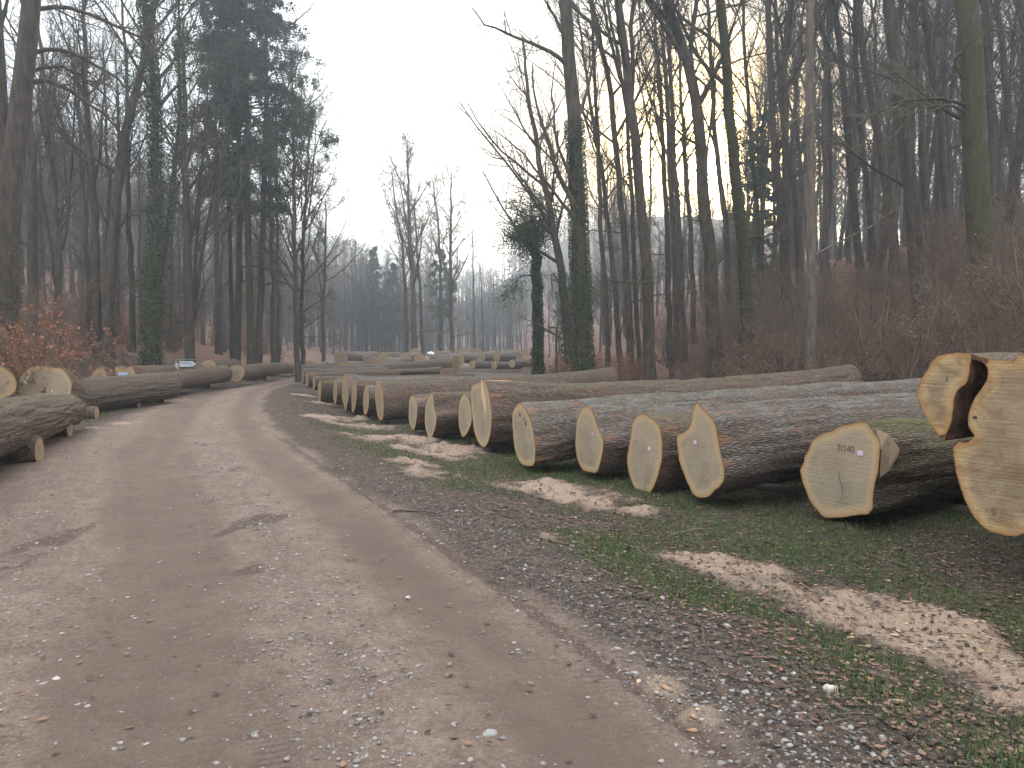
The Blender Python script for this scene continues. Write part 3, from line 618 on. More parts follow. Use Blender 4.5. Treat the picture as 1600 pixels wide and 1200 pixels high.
row = [  # outline, perpendicular station, azimuth, length, end radius, end rise, bark, label
    (g1315, 6.34, 67, 6.5, .40, .10, 'bark_mossy', 'mossy oak log with broad face and pink tag, beside the hollow log'),
    (g1100, 7.68, 70, 7.5, .42, .13, 'bark_grey', 'oak log with a stepped notch at the upper left of its sawn face'),
    (g1010, 8.72, 70, 7.5, .38, .15, 'bark_brown', 'oak log with oval sawn face and peeled orange bark, left of the notched face'),
    (g922, 9.80, 70, 8.5, .42, .22, 'bark_grey', 'oak log with plain pear-shaped face and orange flakes along its top'),
    (g820, 10.85, 70, 8.5, .42, .32, 'bark_grey', 'oak log with dark rot holes in the upper part of its narrow sawn face'),
    (g757, 12.9, 70, 8.1, .46, .30, 'bark_brown', 'tall oak log with a pale fresh split above its face'),
    (g727, 14.0, 71, 6.5, .36, .10, 'bark_grey', 'oak log with pale oval face tucked against the tall log with the fresh split'),
    (g673, 15.05, 70, 5.7, .36, .30, 'bark_brown', 'oak log with kite-shaped face pointed at top and bottom'),
    (g648, 16.1, 70, 6.1, .34, .28, 'bark_grey', 'oak log with small leaf-shaped face, left of the kite-shaped face'),
    (g592, 18.7, 68, 6.4, .40, .34, 'bark_brown', 'oak log with tall slim face and wide bare flank to its right'),
    (g572, 19.9, 69, 5.5, .33, .05, 'bark_grey', 'oak log with narrow face beside a bluish patch, left of the tall slim face'),
    (g553, 20.95, 69, 6.5, .35, .08, 'bark_brown', 'oak log with narrow face and an orange strip of torn bark'),
    (g540, 22.0, 69, 6.5, .38, .10, 'bark_grey', 'oak log with the highest pointed top among the crowded narrow faces'),
    (g523, 24.0, 69, 5.5, .33, .05, 'bark_grey', 'oak log with very narrow orange-tinted face right of the short thick log'),
    (g499, 25.4, 68, 5.0, .36, .05, 'bark_mossy', 'short thick oak log with mossy top, its narrow face bent toward the track'),
    (ell(490.5, 599, 2.6, 11), 28.0, 67, 6, .34, .05, 'bark_brown', 'far oak log with a peeled arched bark lip over its edge-on face'),
    (ell(480, 594, 2.2, 12), 30.5, 66, 6, .38, .1, 'bark_brown', 'far oak log seen almost edge-on, second from the far end of the row'),
    (ell(473, 588, 1.8, 12), 34.0, 65, 6, .40, .1, 'bark_grey', 'farthest oak log of the right-hand row, where the track bends away'),
]
rowinfo = {}
for i, (ol, st, azd, L, er, dz, bk, lab) in enumerate(row):
    P = np.array(ol); cx, cy = P.mean(0); az = rad(azd); k = (cx - 800) / FPX
    Yd = st / (.94 - .34 * k); c = at(cx, cy, Yd)
    o = chaikin(px_outline(ol, c, az), 1 if i < 7 else 2)
    ext = o.max(0) - o.min(0); asp = ext[0] / ext[1]; lim = (.78, 1.12)
    sx = 1.0
    if asp > lim[1]: sx = lim[1] / asp
    if asp < lim[0]: sx = lim[0] / asp
    o[:, 0] *= sx
    print('log %d px %.0f Y %.2f X %.2f w %.2f h %.2f sx %.2f bottom %.2f ground %.2f' % (i, cx, Yd, c[0], ext[0], ext[1], sx, c[2] + o[:, 1].min(), zat(c[0], c[1])))
    near = i < 9
    kn = {1: ((.9, 1.9, .05), (1.6, 1.2, .06)), 3: ((.7, 1.6, .05),), 5: ((1.1, 1.5, .05), (3.2, 1.4, .05)), 9: ((2.2, 1.5, .04),)}.get(i, ())
    er_ = min(er, ext[1] / 2)
    rowinfo[i] = make_log(lab, c, az, L, o, er_, dz, bk, 'cut_wood' if near else 'cut_wood_far', seed=i + 3, n=110 if near else 56, seg=.06 if near else .14, rough=.03 if near else .02, group=RG, knots=kn, bend={5: -.17, 9: -.08}.get(i, -.03 if i % 3 == 0 else .03)) + (c, o)
# hollow butt log
c = at(1568, 700, 5.9); az = rad(60); o = px_outline(big, c, az); o[:, 0] *= .98
hol = chaikin(px_outline(big[34:63], c, az), 1); hol = np.concatenate([hol[2:-2], (hol[:-1] + hol[1:]) [2:-2]/ 2])
o = chaikin(o, 1)
o_d = resamp_closed(o, 240); hp = resamp_closed(px_outline(big[34:63], c, az), 900)
hollow_pts = hp
hb = make_log('huge hollow oak log with a dark rotten cleft through its face', c, az, 4.2, o_d, .55, .05, 'bark_brown', 'butt_wood', seed=41, n=240, seg=.06, rough=.02, keep=.10, hollow=px_outline(big[34:63], c, az).repeat(1, 0) if False else None or hollow_pts, group=RG)
# end cap of the hollow log: solid circle of wood further in, closing the cleft
print('hollow ext', o.max(0) - o.min(0), 'bottom', c[2] + o[:, 1].min())

def dab(parent, F0, c2, pts, mat, name, depth=-.006, th=.004):
    """thin raised piece on a sawn face; pts in face metres"""
    P = np.array(pts, float) + np.array(c2); n = len(P)
    A = F0(P[:, 0], P[:, 1], np.full(n, depth)); B_ = F0(P[:, 0], P[:, 1], np.full(n, depth + th))
    V = np.concatenate([A, B_]); me = bpy.data.meshes.new(name)
    me.from_pydata([tuple(v) for v in V], [], [list(range(n))[::-1], list(range(n, 2 * n))] + [[j, (j + 1) % n, n + (j + 1) % n, n + j] for j in range(n)])
    me.materials.append(MATS[mat]); return link(me, name, parent)
def face_xy(i, px, py):
    root, a, ud, zd, F0, c, o = rowinfo[i]; return px_outline([(px, py)], c, math.atan2(a[0], a[1]))[0]
rect = lambda w_, h_: [(-w_, -h_), (w_, -h_), (w_, h_), (-w_, h_)]
def irr(r, n=9, seed=0, sy=1):
    g_ = np.random.default_rng(seed); return [(r * g_.uniform(.6, 1.15) * math.cos(t), sy * r * g_.uniform(.6, 1.15) * math.sin(t)) for t in np.linspace(0, 6.28, n, endpoint=False)]
dab(rowinfo[0][0], rowinfo[0][4], face_xy(0, 1345, 708), rect(.034, .024), 'tag_pink', 'tag')
dab(rowinfo[2][0], rowinfo[2][4], face_xy(2, 1015, 701), rect(.03, .022), 'tag_pink', 'tag')
dab(rowinfo[1][0], rowinfo[1][4], face_xy(1, 1087, 691), rect(.03, .02), 'tag_pink', 'tag')
dab(rowinfo[3][0], rowinfo[3][4], face_xy(3, 926, 678), rect(.015, .012), 'tag_pink', 'tag')
for k_, (px, py, r, sy) in enumerate(((813, 648, .03, 1.6), (819, 655, .02, 1.5), (822, 661, .028, 1.8), (806, 667, .018, 1))):
    dab(rowinfo[4][0], rowinfo[4][4], face_xy(4, px, py), irr(r, 9, k_, sy), 'rotten_wood', 'rot_hole')
dab(rowinfo[0][0], rowinfo[0][4], face_xy(0, 1313, 752), [(-.02, .11), (.0, .03), (.04, -.08), (.045, -.13), (.02, -.06), (-.012, .03)], 'pencil', 'crack', -.005, .003)
hF = hb[4]; hc = c; hxy = lambda px, py: px_outline([(px, py)], hc, az)[0]
for k_, (px, py, r, sy) in enumerate(((1553, 798, .022, 1.7), (1480, 592, .012, 2.6), (1524, 652, .020, .7))):
    dab(hb[0], hF, hxy(px, py), irr(r, 22, k_ + 20, sy), 'dark_wood' if k_ in (2,) else 'pencil', 'dark_stain', -.005, .003)
def txt(s_, mat, size, M, name, parent, ext=.001):
    cu = bpy.data.curves.new(name, 'FONT'); cu.body = s_; cu.size = size; cu.extrude = ext; cu.align_x = 'CENTER'; cu.align_y = 'CENTER'
    cu.materials.append(MATS[mat]); o_ = bpy.data.objects.new(name, cu); COL.objects.link(o_); bpy.context.view_layer.update(); me_ = bpy.data.meshes.new_from_object(o_.evaluated_get(bpy.context.evaluated_depsgraph_get())); bpy.data.objects.remove(o_); o_ = link(me_, name, parent); o_.matrix_local = M; return o_
def face_M(i, xy, roll=0):
    root, a, ud, zd, F0, c_, o_ = rowinfo[i]; p = F0(np.array([xy[0]]), np.array([xy[1]]), np.array([-.006]))[0]
    M = Matrix((( ud[0], zd[0], -a[0], p[0]), (ud[1], zd[1], -a[1], p[1]), (ud[2], zd[2], -a[2], p[2]), (0, 0, 0, 1)))
    return M @ Matrix.Rotation(roll, 4, 'Z')
txt('7/140', 'pencil', .10, face_M(0, face_xy(0, 1322, 701), .05), 'pencil_number', rowinfo[0][0])
# fresh split scar on the tall log, torn bark pieces
def slab(name, pts_world, mat, parent, th=.02):
    P = np.array(pts_world) - np.array(parent.location); n = len(P); V = np.concatenate([P, P - np.array([0, 0, th])])
    me = bpy.data.meshes.new(name); me.from_pydata([tuple(v) for v in V], [], [list(range(n)), list(range(n, 2 * n))[::-1]] + [[j, n + j, n + (j + 1) % n, (j + 1) % n] for j in range(n)])
    me.materials.append(MATS[mat]); return link(me, name, parent)
r_, a_, u_, z_, F_, c_, o_ = rowinfo[5]
# split: wedge from the face's top running back along the log
top = o_[:, 1].max()
tp_ = o_[:, 1].max(); W_ = lambda A, U, Zz: c_ + a_ * A + u_ * U + z_ * Zz
slab('split_wood', [W_(-.01, .03, tp_ - .01), W_(.45, .10, tp_ - .02), W_(.95, .22, tp_ - .09), W_(1.25, .34, tp_ - .20), W_(.85, .42, tp_ - .30), W_(.40, .38, tp_ - .33), W_(-.01, .27, tp_ - .36)], 'fresh_split', r_, .25)
r0_, a0_, u0_, z0_, F0_, c0_, o0_ = rowinfo[0]; W0 = lambda A, P_: c0_ + a0_ * A + u0_ * P_[0] + z0_ * P_[1]
p1_, p2_, p3_ = face_xy(0, 1370, 672), face_xy(0, 1376, 698), face_xy(0, 1374, 738)
slab('torn_wood', [W0(-.002, p1_ + np.array([0, .01])), W0(.13, p1_ + np.array([.03, -.04])), W0(.20, p2_ + np.array([.045, -.02])), W0(.10, p3_ + np.array([.025, .06])), W0(-.002, p3_ + np.array([.01, 0])), W0(-.002, p2_ + np.array([.012, 0]))], 'offcut_wood', r0_, .05)
# bearers (dark poles) under the right row
for k_, (off) in enumerate((1.3, 5.0)):
    for (i0, i1) in ((0, 4), (5, 8), (9, 14)):
        pa = rowinfo[i0][5] + rowinfo[i0][1] * off; pb = rowinfo[i1][5] + rowinfo[i1][1] * off
        d_ = (pb - pa); d_ /= np.linalg.norm(d_); pa = pa - d_ * .6; pb = pb + d_ * .5
        pts = np.linspace(pa, pb, 8); pts[:, 2] = np.array([zat(p[0], p[1]) for p in pts]) + .02
        v_, q_ = tubes(pts[None], np.full((1, 8), .07), 8)
        wh = {0: 'near', 5: 'middle', 9: 'far'}[i0]
        lb = 'dark bearer pole under the %s logs of the right-hand row, %s' % (wh, 'close to their sawn faces' if k_ == 0 else 'well back from their faces')
        b_ = thing('bearer_pole', lb, 'pole', pts[0], 'bearer poles under the right-hand logs'); link(mk('pole', v_ - pts[0], q_, None, 'dark_wood'), 'pole', b_)
# long log lying across, far
def side_log(label, p0, p1, r0, r1, seed, bark='bark_grey', group=None, n=48, seg=.12, fm='cut_wood_far', **k):
    d = np.array(p1) - np.array(p0); L = math.hypot(d[0], d[1]); az = math.atan2(d[0], d[1])
    o = np.array([(r0 * (1 + .05 * math.sin(2 * t + seed) + .03 * math.sin(5 * t + seed * 2)) * math.cos(t), r0 * (1 + .05 * math.sin(3 * t + seed)) * math.sin(t)) for t in np.linspace(0, 2 * math.pi, n, endpoint=False)])
    return make_log(label, p0, az, L, o, r1, d[2], bark, fm, seed=seed, n=n, seg=seg, group=group, flare=.6, **k)
side_log('long thin oak log lying across the far end of the right row', at(712, 569, 33.0), at(474, 577, 37.0), .34, .20, 60, group=RG, bend=-.15, n=40)
side_log('weathered split log half sunk behind the narrow sawn faces', at(690, 579, 30), at(560, 583, 32), .14, .09, 61, group=RG, n=24)
# left-hand logs
LG = 'oak logs lying along the left of the track'
side_log('rough-barked oak log nearest the camera on the left, running out of the frame', np.array([-5.2, 5.6, .60]), np.array([-8.75, 15.2, .40]), .50, .32, 62, 'bark_scaly', LG, n=120, seg=.05, rough=.045, bend=.03)
c = at(70, 607, 17.6); az = rad(4)
l2 = Zf([(145, 330), (170, 270), (215, 215), (270, 180), (335, 162), (390, 178), (440, 190), (510, 185), (560, 220), (605, 290), (615, 340), (605, 400), (612, 480), (600, 550), (520, 600), (400, 620), (280, 600), (200, 540), (165, 440)], 0, 540, 5.454)
o = chaikin(px_outline(l2, c, az), 1); print('L2 ext', o.max(0) - o.min(0), c[2] + o[:, 1].min())
L2 = make_log('thick mossy oak log with broad yellow face and a small dark hole', c, az, 5.5, o, .40, .08, 'bark_scaly', 'cut_wood', seed=63, body_r=.43, drop=-.26, n=110, seg=.06, rough=.035, group=LG, flare=.5)
dab(L2[0], L2[4], px_outline([(68, 610)], c, az)[0], [(-.07, -.05), (.05, -.05), (.06, .07), (.03, .08), (.01, 0), (-.06, -.01)], 'rotten_wood', 'rot_hole')
for dx_, dy_, w_, h_, rr in ((42, 593, .03, .10, .5), (39, 596, .02, .06, -.6), (82, 611, .025, .018, 0)):
    q0 = px_outline([(dx_, dy_)], c, az)[0]; R_ = [(x * math.cos(rr) - y * -math.sin(rr), x * -math.sin(rr) + y * math.cos(rr)) for x, y in rect(w_ / 2.5, h_)]
    dab(L2[0], L2[4], q0, R_, 'chalk', 'chalk_mark')
side_log('slim smooth oak log continuing the left-hand line beyond the mossy log', at(252, 598, 24.2), at(350, 584, 32), .29, .35, 64, 'bark_brown', LG, n=64, seg=.1, bend=.02)
def face_log(label, px, py, r, Y, azd, L, seed, er=None, group=None, shape=None, bark='bark_brown', n=36, dz=0.0, **k):
    c = at(px, py, Y); R = r * Y / FPX
    if shape is None: o = np.array([(R * (1 + .07 * math.sin(2 * t + seed) + .04 * math.sin(3 * t + seed * 2)) * math.cos(t), R * (1 + .06 * math.sin(3 * t + seed)) * math.sin(t)) for t in np.linspace(0, 2 * math.pi, n, endpoint=False)])
    else: o = chaikin(px_outline(shape, c, rad(azd)), 1)
    return make_log(label, c, rad(azd), L, o, er or R * .85, dz, bark, 'cut_wood_far', seed=seed, n=n, seg=.2, group=group, **k) + (c,)
face_log('oak log with yellowish face cut off by the left edge, behind the nearest log', -8, 598, 28, 17.0, -32, 2.4, 65, group=LG, bark='bark_mossy', n=60)
fl = face_log('oak log with V-notched face carrying a light blue tag, behind the mossy log', 196, 590, 18, 23.2, -2, 6, 66, group=LG, n=60,
         shape=[(180, 571), (184, 573), (193, 579), (200, 573), (207, 571), (213, 586), (214, 600), (205, 610), (190, 611), (181, 603), (179, 588)])
tg = at(190, 587, 23.1) - fl[5]
az_ = rad(-2); bt = np.array([tg @ np.array([math.cos(az_), -math.sin(az_), 0]), tg[2]])
dab(fl[0], fl[4], bt, rect(.135, .095), 'tag_blue', 'tag', -.02, .006)
face_log('oak log with ragged triangular face, between the broad yellow face and the blue tag', 153, 592, 15, 22.6, -3, 5, 67, group=LG, n=50,
         shape=[(141, 590), (146, 580), (158, 571), (162, 574), (169, 588), (168, 602), (155, 607), (144, 603)])
face_log('oak log with rounded pale face peeping over the slim smooth log', 325, 576, 14, 31, -8, 5, 68, group=LG)
face_log('oak log with round face set on a bearer at the left bend', 369, 583, 13.3, 32, -4, 9, 69, group=LG, er=.30, n=48, bark='bark_brown')
face_log('small far oak log with light face, left of the two at the far bend', 441, 578, 8.5, 43, -6, 5, 70, group=LG)
face_log('far oak log with orange face beside the track where it disappears', 463, 577, 9.5, 45, -6, 5, 71, group=LG)
face_log('low far oak log with split end lying before the far bend', 420, 581, 7, 38, -10, 4, 72, group=LG)
# far piles
FG = 'oak logs in the far pile across the clearing'
far = [(483, 578, 13, 44, 0, 'far oak log with a wide half-hidden face above the long thin log'),
       (533, 560, 12, 46, 14, 'big far oak log with round face on top of the left heap'),
       (537, 577, 13, 45, 8, 'far oak log lying under the big round-faced one at the left heap'),
       (511, 573, 8, 47, 60, 'grey far oak log seen from its side, left of the big round-faced one'),
       (563, 562, 9, 48, 12, 'small round-faced far oak log right of the left heap'),
       (597, 572, 15, 46, 5, 'widest pale far face in the middle of the far pile'),
       (599, 560, 10, 49, 20, 'shaded round far log end leaning over the widest pale face'),
       (577, 568, 9, 47, 30, 'grey barked far oak log end wedged left of the widest pale face'),
       (613, 565, 8, 50, 4, 'far oak log with torn end just right of the widest pale face'),
       (632, 562, 9.5, 50, -18, 'round far oak log with short dark flank, middle of the far pile'),
       (656, 560, 8.5, 50, -22, 'round bright far oak face below the taller crossing trunk end'),
       (650, 553, 9, 54, -10, 'far oak log sticking up behind the round bright face'),
       (684, 556, 8, 54, 5, 'low broad far oak face right of the white sack'),
       (719, 562, 9, 52, -40, 'round yellow face at the right end of the long crossing log'),
       (752, 560, 9, 54, -48, 'round far face below a small square block of wood'),
       (776, 558, 8, 55, -50, 'small round far face between two longer grey logs'),
       (812, 557, 9, 56, -52, 'last round face of the far pile, beside the copper brush'),
       (726, 552, 9, 60, 5, 'humped far face on the back row above the round yellow face'),
       (795, 551, 6, 60, 8, 'small pale face on the back row near its right end'),
       (770, 551, 6, 60, -5, 'small knobbly face on the back row'),
       (822, 550, 7, 61, 5, 'last face of the back row, over the copper brush'),
       (698, 553, 7, 60, 0, 'flat pale face on the back row left of the humped one'),
       (640, 556, 6, 60, 0, 'little pale face at the left of the back row')]
for k_, (px, py, r, Y, azd, lab) in enumerate(far):
    face_log(lab, px, py, r, Y, azd, 5 if abs(azd) < 40 else 3.2, 80 + k_, group=FG, bark='bark_grey', n=28, far_face=False)
for k_, (px, px2, py) in enumerate(((738, 770, 570), (772, 812, 571), (800, 835, 568))):
    side_log('dark log seen side-on under the right part of the far pile, %s' % ('left one of three', 'middle one of three', 'right one of three')[k_], at(px, py, 53), at(px2, py, 55), .28, .26, 110 + k_, 'bark_grey', FG, n=24, seg=.4)
# square block, white sack on the far pile
def lumpy(name, label, cat, p, sx, sy, sz, mat, seed, noise=.25, fr=1.5):
    import bmesh
    bm = bmesh.new(); bmesh.ops.create_icosphere(bm, subdivisions=3, radius=1)
    co = np.array([v.co[:] for v in bm.verts]); d = 1 + noise * fbm(co[:, 0] * fr + seed, co[:, 1] * fr, co[:, 2] * fr, 4, seed)
    for v, k in zip(bm.verts, d): v.co = Vector((v.co.x * sx * k, v.co.y * sy * k, v.co.z * sz * k))
    me = bpy.data.meshes.new(name); bm.to_mesh(me); bm.free(); me.materials.append(MATS[mat])
    for f in me.polygons: f.use_smooth = True
    o = link(me, name); o.location = tuple(p); o['label'] = label; o['category'] = cat; return o
lumpy('white_sack', 'small white sack lying on top of the far log pile', 'sack', at(673, 553, 51), .26, .2, .15, 'white_cloth', 5)
p_ = at(749, 551, 56)
side_log('short square-looking block of wood standing on the far pile', p_ + np.array([-.1, 0, 0]), p_ + np.array([.05, .5, 0]), .26, .25, 120, 'bark_brown', FG, n=10, seg=.2)
# blocks under the left logs
for k_, (px, py, az_d, r, L, lab) in enumerate(((10, 722, 78, .19, .85, 'wooden block under the rough-barked near log, closest to the camera'),
        (72, 682, 78, .17, .8, 'wooden block in shade under the middle of the rough-barked near log'),
        (118, 655, 80, .16, .9, 'wooden block under the broad yellow face of the mossy log'),
        (196, 637, 80, .13, .7, 'pale wooden block under the middle of the mossy log'),
        (238, 629, 80, .13, .7, 'wooden block under the far end of the mossy log'),
        (384, 594, 80, .20, .7, 'round wooden block beneath the round-faced log at the bend'),
        (402, 594, 80, .17, .9, 'small wooden block right of the one beneath the round-faced log'))):
    p = ground(px, py); a2 = rad(az_d); e = np.array([math.sin(a2), math.cos(a2), 0]) * L
    q0 = p + e * .5; q0[2] = zat(q0[0], q0[1]) + r * .8; q1 = q0 - e; q1[2] = zat(q1[0], q1[1]) + r * .8
    r_ = side_log(lab, q0, q1, r, r * 1.0, 130 + k_, 'bark_brown', 'bearer blocks under the left-hand logs', n=28, seg=.1, name='bearer_block', fm='old_wood', rough=.01)
    r_[0]['category'] = 'block'

# ------------------------------------------------------------------ trees
def crown_from(limbP, limbR, rng, m2=8, m3=6, m4=3, rmin=.006, up=.05, l2=.42, wig=.16, t2=.15):
    P2, R2_ = grow(limbP, limbR, rng, m2, t2, .98, 42, l2, 4, wig, up, rmin * 1.6)
    P3, R3 = grow(P2, R2_, rng, m3, .15, 1, 42, .50, 4, wig, up * .7, rmin)
    out_ = [(P2, R2_, 4), (P3, R3, 3)]
    if m4:
        P4, R4 = grow(P3, R3, rng, m4, .2, 1, 40, .55, 3, wig, up * .5, rmin * .8); out_.append((P4, R4, 3))
    return out_
def trunk_mesh(P, R, limbs, sides=12):
    vq = [tubes(P[None], R[None], sides)]
    for (LP, LR) in limbs: vq.append(tubes(LP, LR, 6))
    return merge(vq)
def ivy_cloud(P, R, rng, n, thick=.16, size=.055, z0=-9, z1=99):
    t = rng.random(n) * (len(P) - 1); k = np.minimum(t.astype(int), len(P) - 2); w_ = (t - k)[:, None]
    c = P[k] * (1 - w_) + P[k + 1] * w_; r = R[k] * (1 - w_[:, 0]) + R[k + 1] * w_[:, 0]; a = rng.uniform(0, 6.28, n)
    lump = .5 + .5 * fbm(np.cos(a) * 1.3, np.sin(a) * 1.3, c[:, 2] * 1.1, 3, 77)
    rr = r + .01 + thick * (.25 + 1.5 * np.clip(lump, 0, 1)) * rng.random(n) ** .7
    c = c + np.stack([np.cos(a) * rr, np.sin(a) * rr, rng.normal(size=n) * .05], 1)
    return c[(c[:, 2] > z0) & (c[:, 2] < z1)]
def forest_variant(rng, H, r0, c0, nl, dens=(8, 6, 3), forkt=None, lim=.30):
    K = 16; z = np.linspace(-.6, H, K); wob = np.cumsum(rng.normal(size=(K, 2)) * .10, 0); wob -= wob[0]
    P = np.stack([wob[:, 0], wob[:, 1], z], 1); R = r0 * .78 * np.clip(1 - z / H, 0, 1) ** .75 + .025; R[0] *= 1.5; R[1] *= 1.08
    LP, LR = grow(P[None], R[None], rng, nl, c0, .97, 38, 1, 7, .10, .10, .02, .5, absl=H * lim)
    dP, dR = grow(P[None], R[None], rng, 5, .15, c0, 70, 1, 5, .14, .0, .012, .2, absl=H * .10)
    return P, R, [(LP, LR), (dP, dR)]
def build_tree(root, P, R, limbs, rng, bark='beech_bark', dens=(8, 6, 3), rmin=.006, up=.05, ivy=None, sides=12, l2=.42, leaf=None):
    v_, q_ = trunk_mesh(P, R, limbs, sides); link(mk('trunk', v_, q_, None, bark), 'trunk', root)
    parts = []; tips = []
    for LP, LR in limbs:
        for p_, r_, s_ in crown_from(LP, LR, rng, *dens, rmin=rmin, up=up, l2=l2): parts.append(tubes(p_, r_, 3)); tips.append(p_[:, -1])
    v_, q_ = merge(parts); link(mk('crown', v_, q_, None, 'twig_bark'), 'crown', root)
    if ivy:
        c_ = ivy_cloud(P, R, rng, *ivy[0], **ivy[1]); v_, q_, t_ = leaves_at(c_, rng, ivy[2])
        link(mk('ivy', v_, q_, None, 'ivy_leaf', {'tint': t_}, smooth_=False), 'ivy', root)
    if leaf:
        tp = np.concatenate(tips); tp = tp[rng.random(len(tp)) < leaf[0]]
        if len(leaf) > 3: tp = np.repeat(tp, leaf[3], 0); tp = tp + rng.normal(size=tp.shape) * leaf[4]
        v_, q_, t_ = leaves_at(tp, rng, leaf[1]); link(mk('withered_leaves', v_, q_, None, leaf[2], {'tint': t_}, smooth_=False), 'withered_leaves', root)

def key_tree(label, Y, track, wpx, H=25, c0=.42, nl=14, dens=(9, 7, 4), limbs=(), forks=(), ivy=None, bark='beech_bark', name='bare_tree', group=None, up=.05, lim=.26, rmin=.006, taper=.75, leaf=None, low=3, l2=.42):
    rng = np.random.default_rng(int(track[0][0] * 7 + Y * 13))
    x0 = at(track[0][0], 500, Y)[0]; z0 = zat(x0, Y); base = np.array([x0, Y, z0])
    pts = [np.array([0, 0, -.5]), np.array([0, 0, .0])]
    for px, py in track[1:]: pts.append(at(px, py, Y) - base)
    pts = np.array([p for i, p in enumerate(pts) if i < 2 or p[2] > .8])
    if pts[-1][2] < H - 1:
        d = pts[-1] - pts[-2]; d = d / np.linalg.norm(d); d = d * np.array([.6, 1, 1]); nstep = 5
        add = [pts[-1] + d / d[2] * (H - pts[-1][2]) * f for f in np.linspace(.2, 1, nstep)]; pts = np.concatenate([pts, add])
    rb = wpx * Y / FPX / 2
    P, _ = resample(pts, np.ones(len(pts)), 24)
    P[2:, 0] += rng.normal(size=22) * .025 ; P[2:, 1] += np.cumsum(rng.normal(size=22)) * .05
    f = np.clip(P[:, 2] / H, 0, 1); R = rb * (1 - f) ** taper * 1.12 + .03; R[0] *= 1.6; R[1] *= 1.15
    LL = []
    if nl: LL.append(grow(P[None], R[None], rng, nl, c0, .97, 40, 1, 7, .10, .09, .02, .5, absl=H * lim))
    if low: LL.append(grow(P[None], R[None], rng, low, .15, c0, 65, 1, 6, .12, .02, .012, .25, absl=H * .12))
    for tr in limbs:
        w_, pxs = tr; pl = np.array([at(px, py, Y + (.02 * (px - track[0][0])) * .3) - base for px, py in pxs]); K_ = 12
        lp, _ = resample(pl, np.ones(len(pl)), K_); lp = lp + rng.normal(size=lp.shape) * .03 * np.linspace(0, 1, K_)[:, None]; lr = np.linspace(1, .25, K_) * w_ * Y / FPX / 2; LL.append((lp[None], lr[None]))
    for w_, pxs in forks:
        pl = np.array([at(px, py, Y + .3) - base for px, py in pxs]); d = pl[-1] - pl[-2]; d = d / np.linalg.norm(d) * np.array([.7, 1, 1])
        if d[2] > .2: pl = np.concatenate([pl, [pl[-1] + d / d[2] * (H - pl[-1][2]) * g for g in (.3, .6, 1) if H > pl[-1][2]]])
        lp, _ = resample(pl, np.ones(len(pl)), 16); lr = w_ * Y / FPX / 2 * np.linspace(1, .15, 16); LL.append((lp[None], lr[None]))
        if nl: LL.append(grow(lp[None], lr[None], rng, max(4, nl // 2), .25, .97, 42, 1, 7, .10, .08, .015, .5, absl=H * lim * .7))
    root = thing(name, label, 'tree', base, group)
    build_tree(root, P, R, LL, rng, bark, dens, rmin, up, ivy, l2=l2, leaf=leaf)
    return root, P, R, base
IV = lambda n, th=.16, sz=.05, z1=99: ((n,), dict(thick=th, z1=z1), sz)
LEFT = 'trees of the left-hand wood'; RIGHT = 'trees of the right-hand slope'; MID = 'trees standing beyond the far pile'
key_tree('large forked tree at the left edge with long boughs arching over to the right', 20, [(8, 560), (10, 430), (14, 300), (22, 200), (34, 100), (46, 0)], 31, 22, .62, 8, limbs=(
    (9, [(30, 145), (48, 128), (75, 126), (100, 134), (130, 155), (165, 180), (195, 215)]), (8, [(36, 95), (55, 80), (85, 76), (115, 82), (150, 100), (190, 128), (225, 165)]),
    (8, [(42, 28), (60, 14), (95, 8), (130, 18), (180, 40), (230, 68), (275, 100)]), (6, [(38, 120), (60, 106), (95, 103), (130, 120), (165, 150), (190, 172)]), (5, [(25, 200), (38, 190), (50, 178)])),
    forks=((17, [(12, 240), (4, 180), (0, 90), (-6, 0)]),), ivy=IV(5000, .05, .035, 3.5), low=0)
key_tree('mossy upright tree left of the two crooked saplings, deep in the left-hand wood', 34, [(50, 470), (54, 350), (56, 250), (52, 160)], 13, 17, group=LEFT)
key_tree('thin crooked tree forking low in the left-hand wood', 30, [(92, 480), (97, 400), (92, 340), (84, 290), (75, 230)], 8, 14, .55, 8, group=LEFT, forks=((5, [(97, 392), (104, 360), (108, 310), (112, 260)]),), lim=.2)
key_tree('upright left tree of the close pair in the left-hand wood', 30, [(152, 520), (150, 400), (146, 280), (138, 150)], 12, 15, group=LEFT)
key_tree('thick right-leaning tree of the close pair, ivy round its upper limbs', 30, [(166, 510), (174, 400), (183, 300), (189, 255), (208, 160), (232, 60), (236, 40)], 15, 19, .5, 10, group=LEFT, limbs=((8, [(186, 270), (165, 258), (140, 245), (110, 222), (95, 190), (80, 140)]), (6, [(176, 370), (190, 350), (205, 338), (230, 325)])), ivy=((5000,), dict(thick=.40, z0=8.0), .05))
key_tree('slender straight tree between the leaning tree and the ivy-clad one', 36, [(205, 490), (204, 350), (203, 200), (202, 120)], 7, 17, group=LEFT)
key_tree('ivy-clad tree with bushy ivy head in the left-hand wood', 27, [(228, 545), (236, 450), (243, 330), (246, 200), (240, 130), (230, 60)], 13, 17, .55, 9, group=LEFT, limbs=((7, [(243, 175), (262, 150), (285, 125), (312, 112)]),), ivy=((9000,), dict(thick=.15, z0=1.0), .05))
key_tree('thin ivy-covered tree right beside the bushy-headed ivy tree', 27.5, [(243, 545), (252, 450), (262, 350), (270, 285), (276, 200)], 7, 14, .5, 8, group=LEFT, ivy=((3500,), dict(thick=.11, z0=1.0), .045))
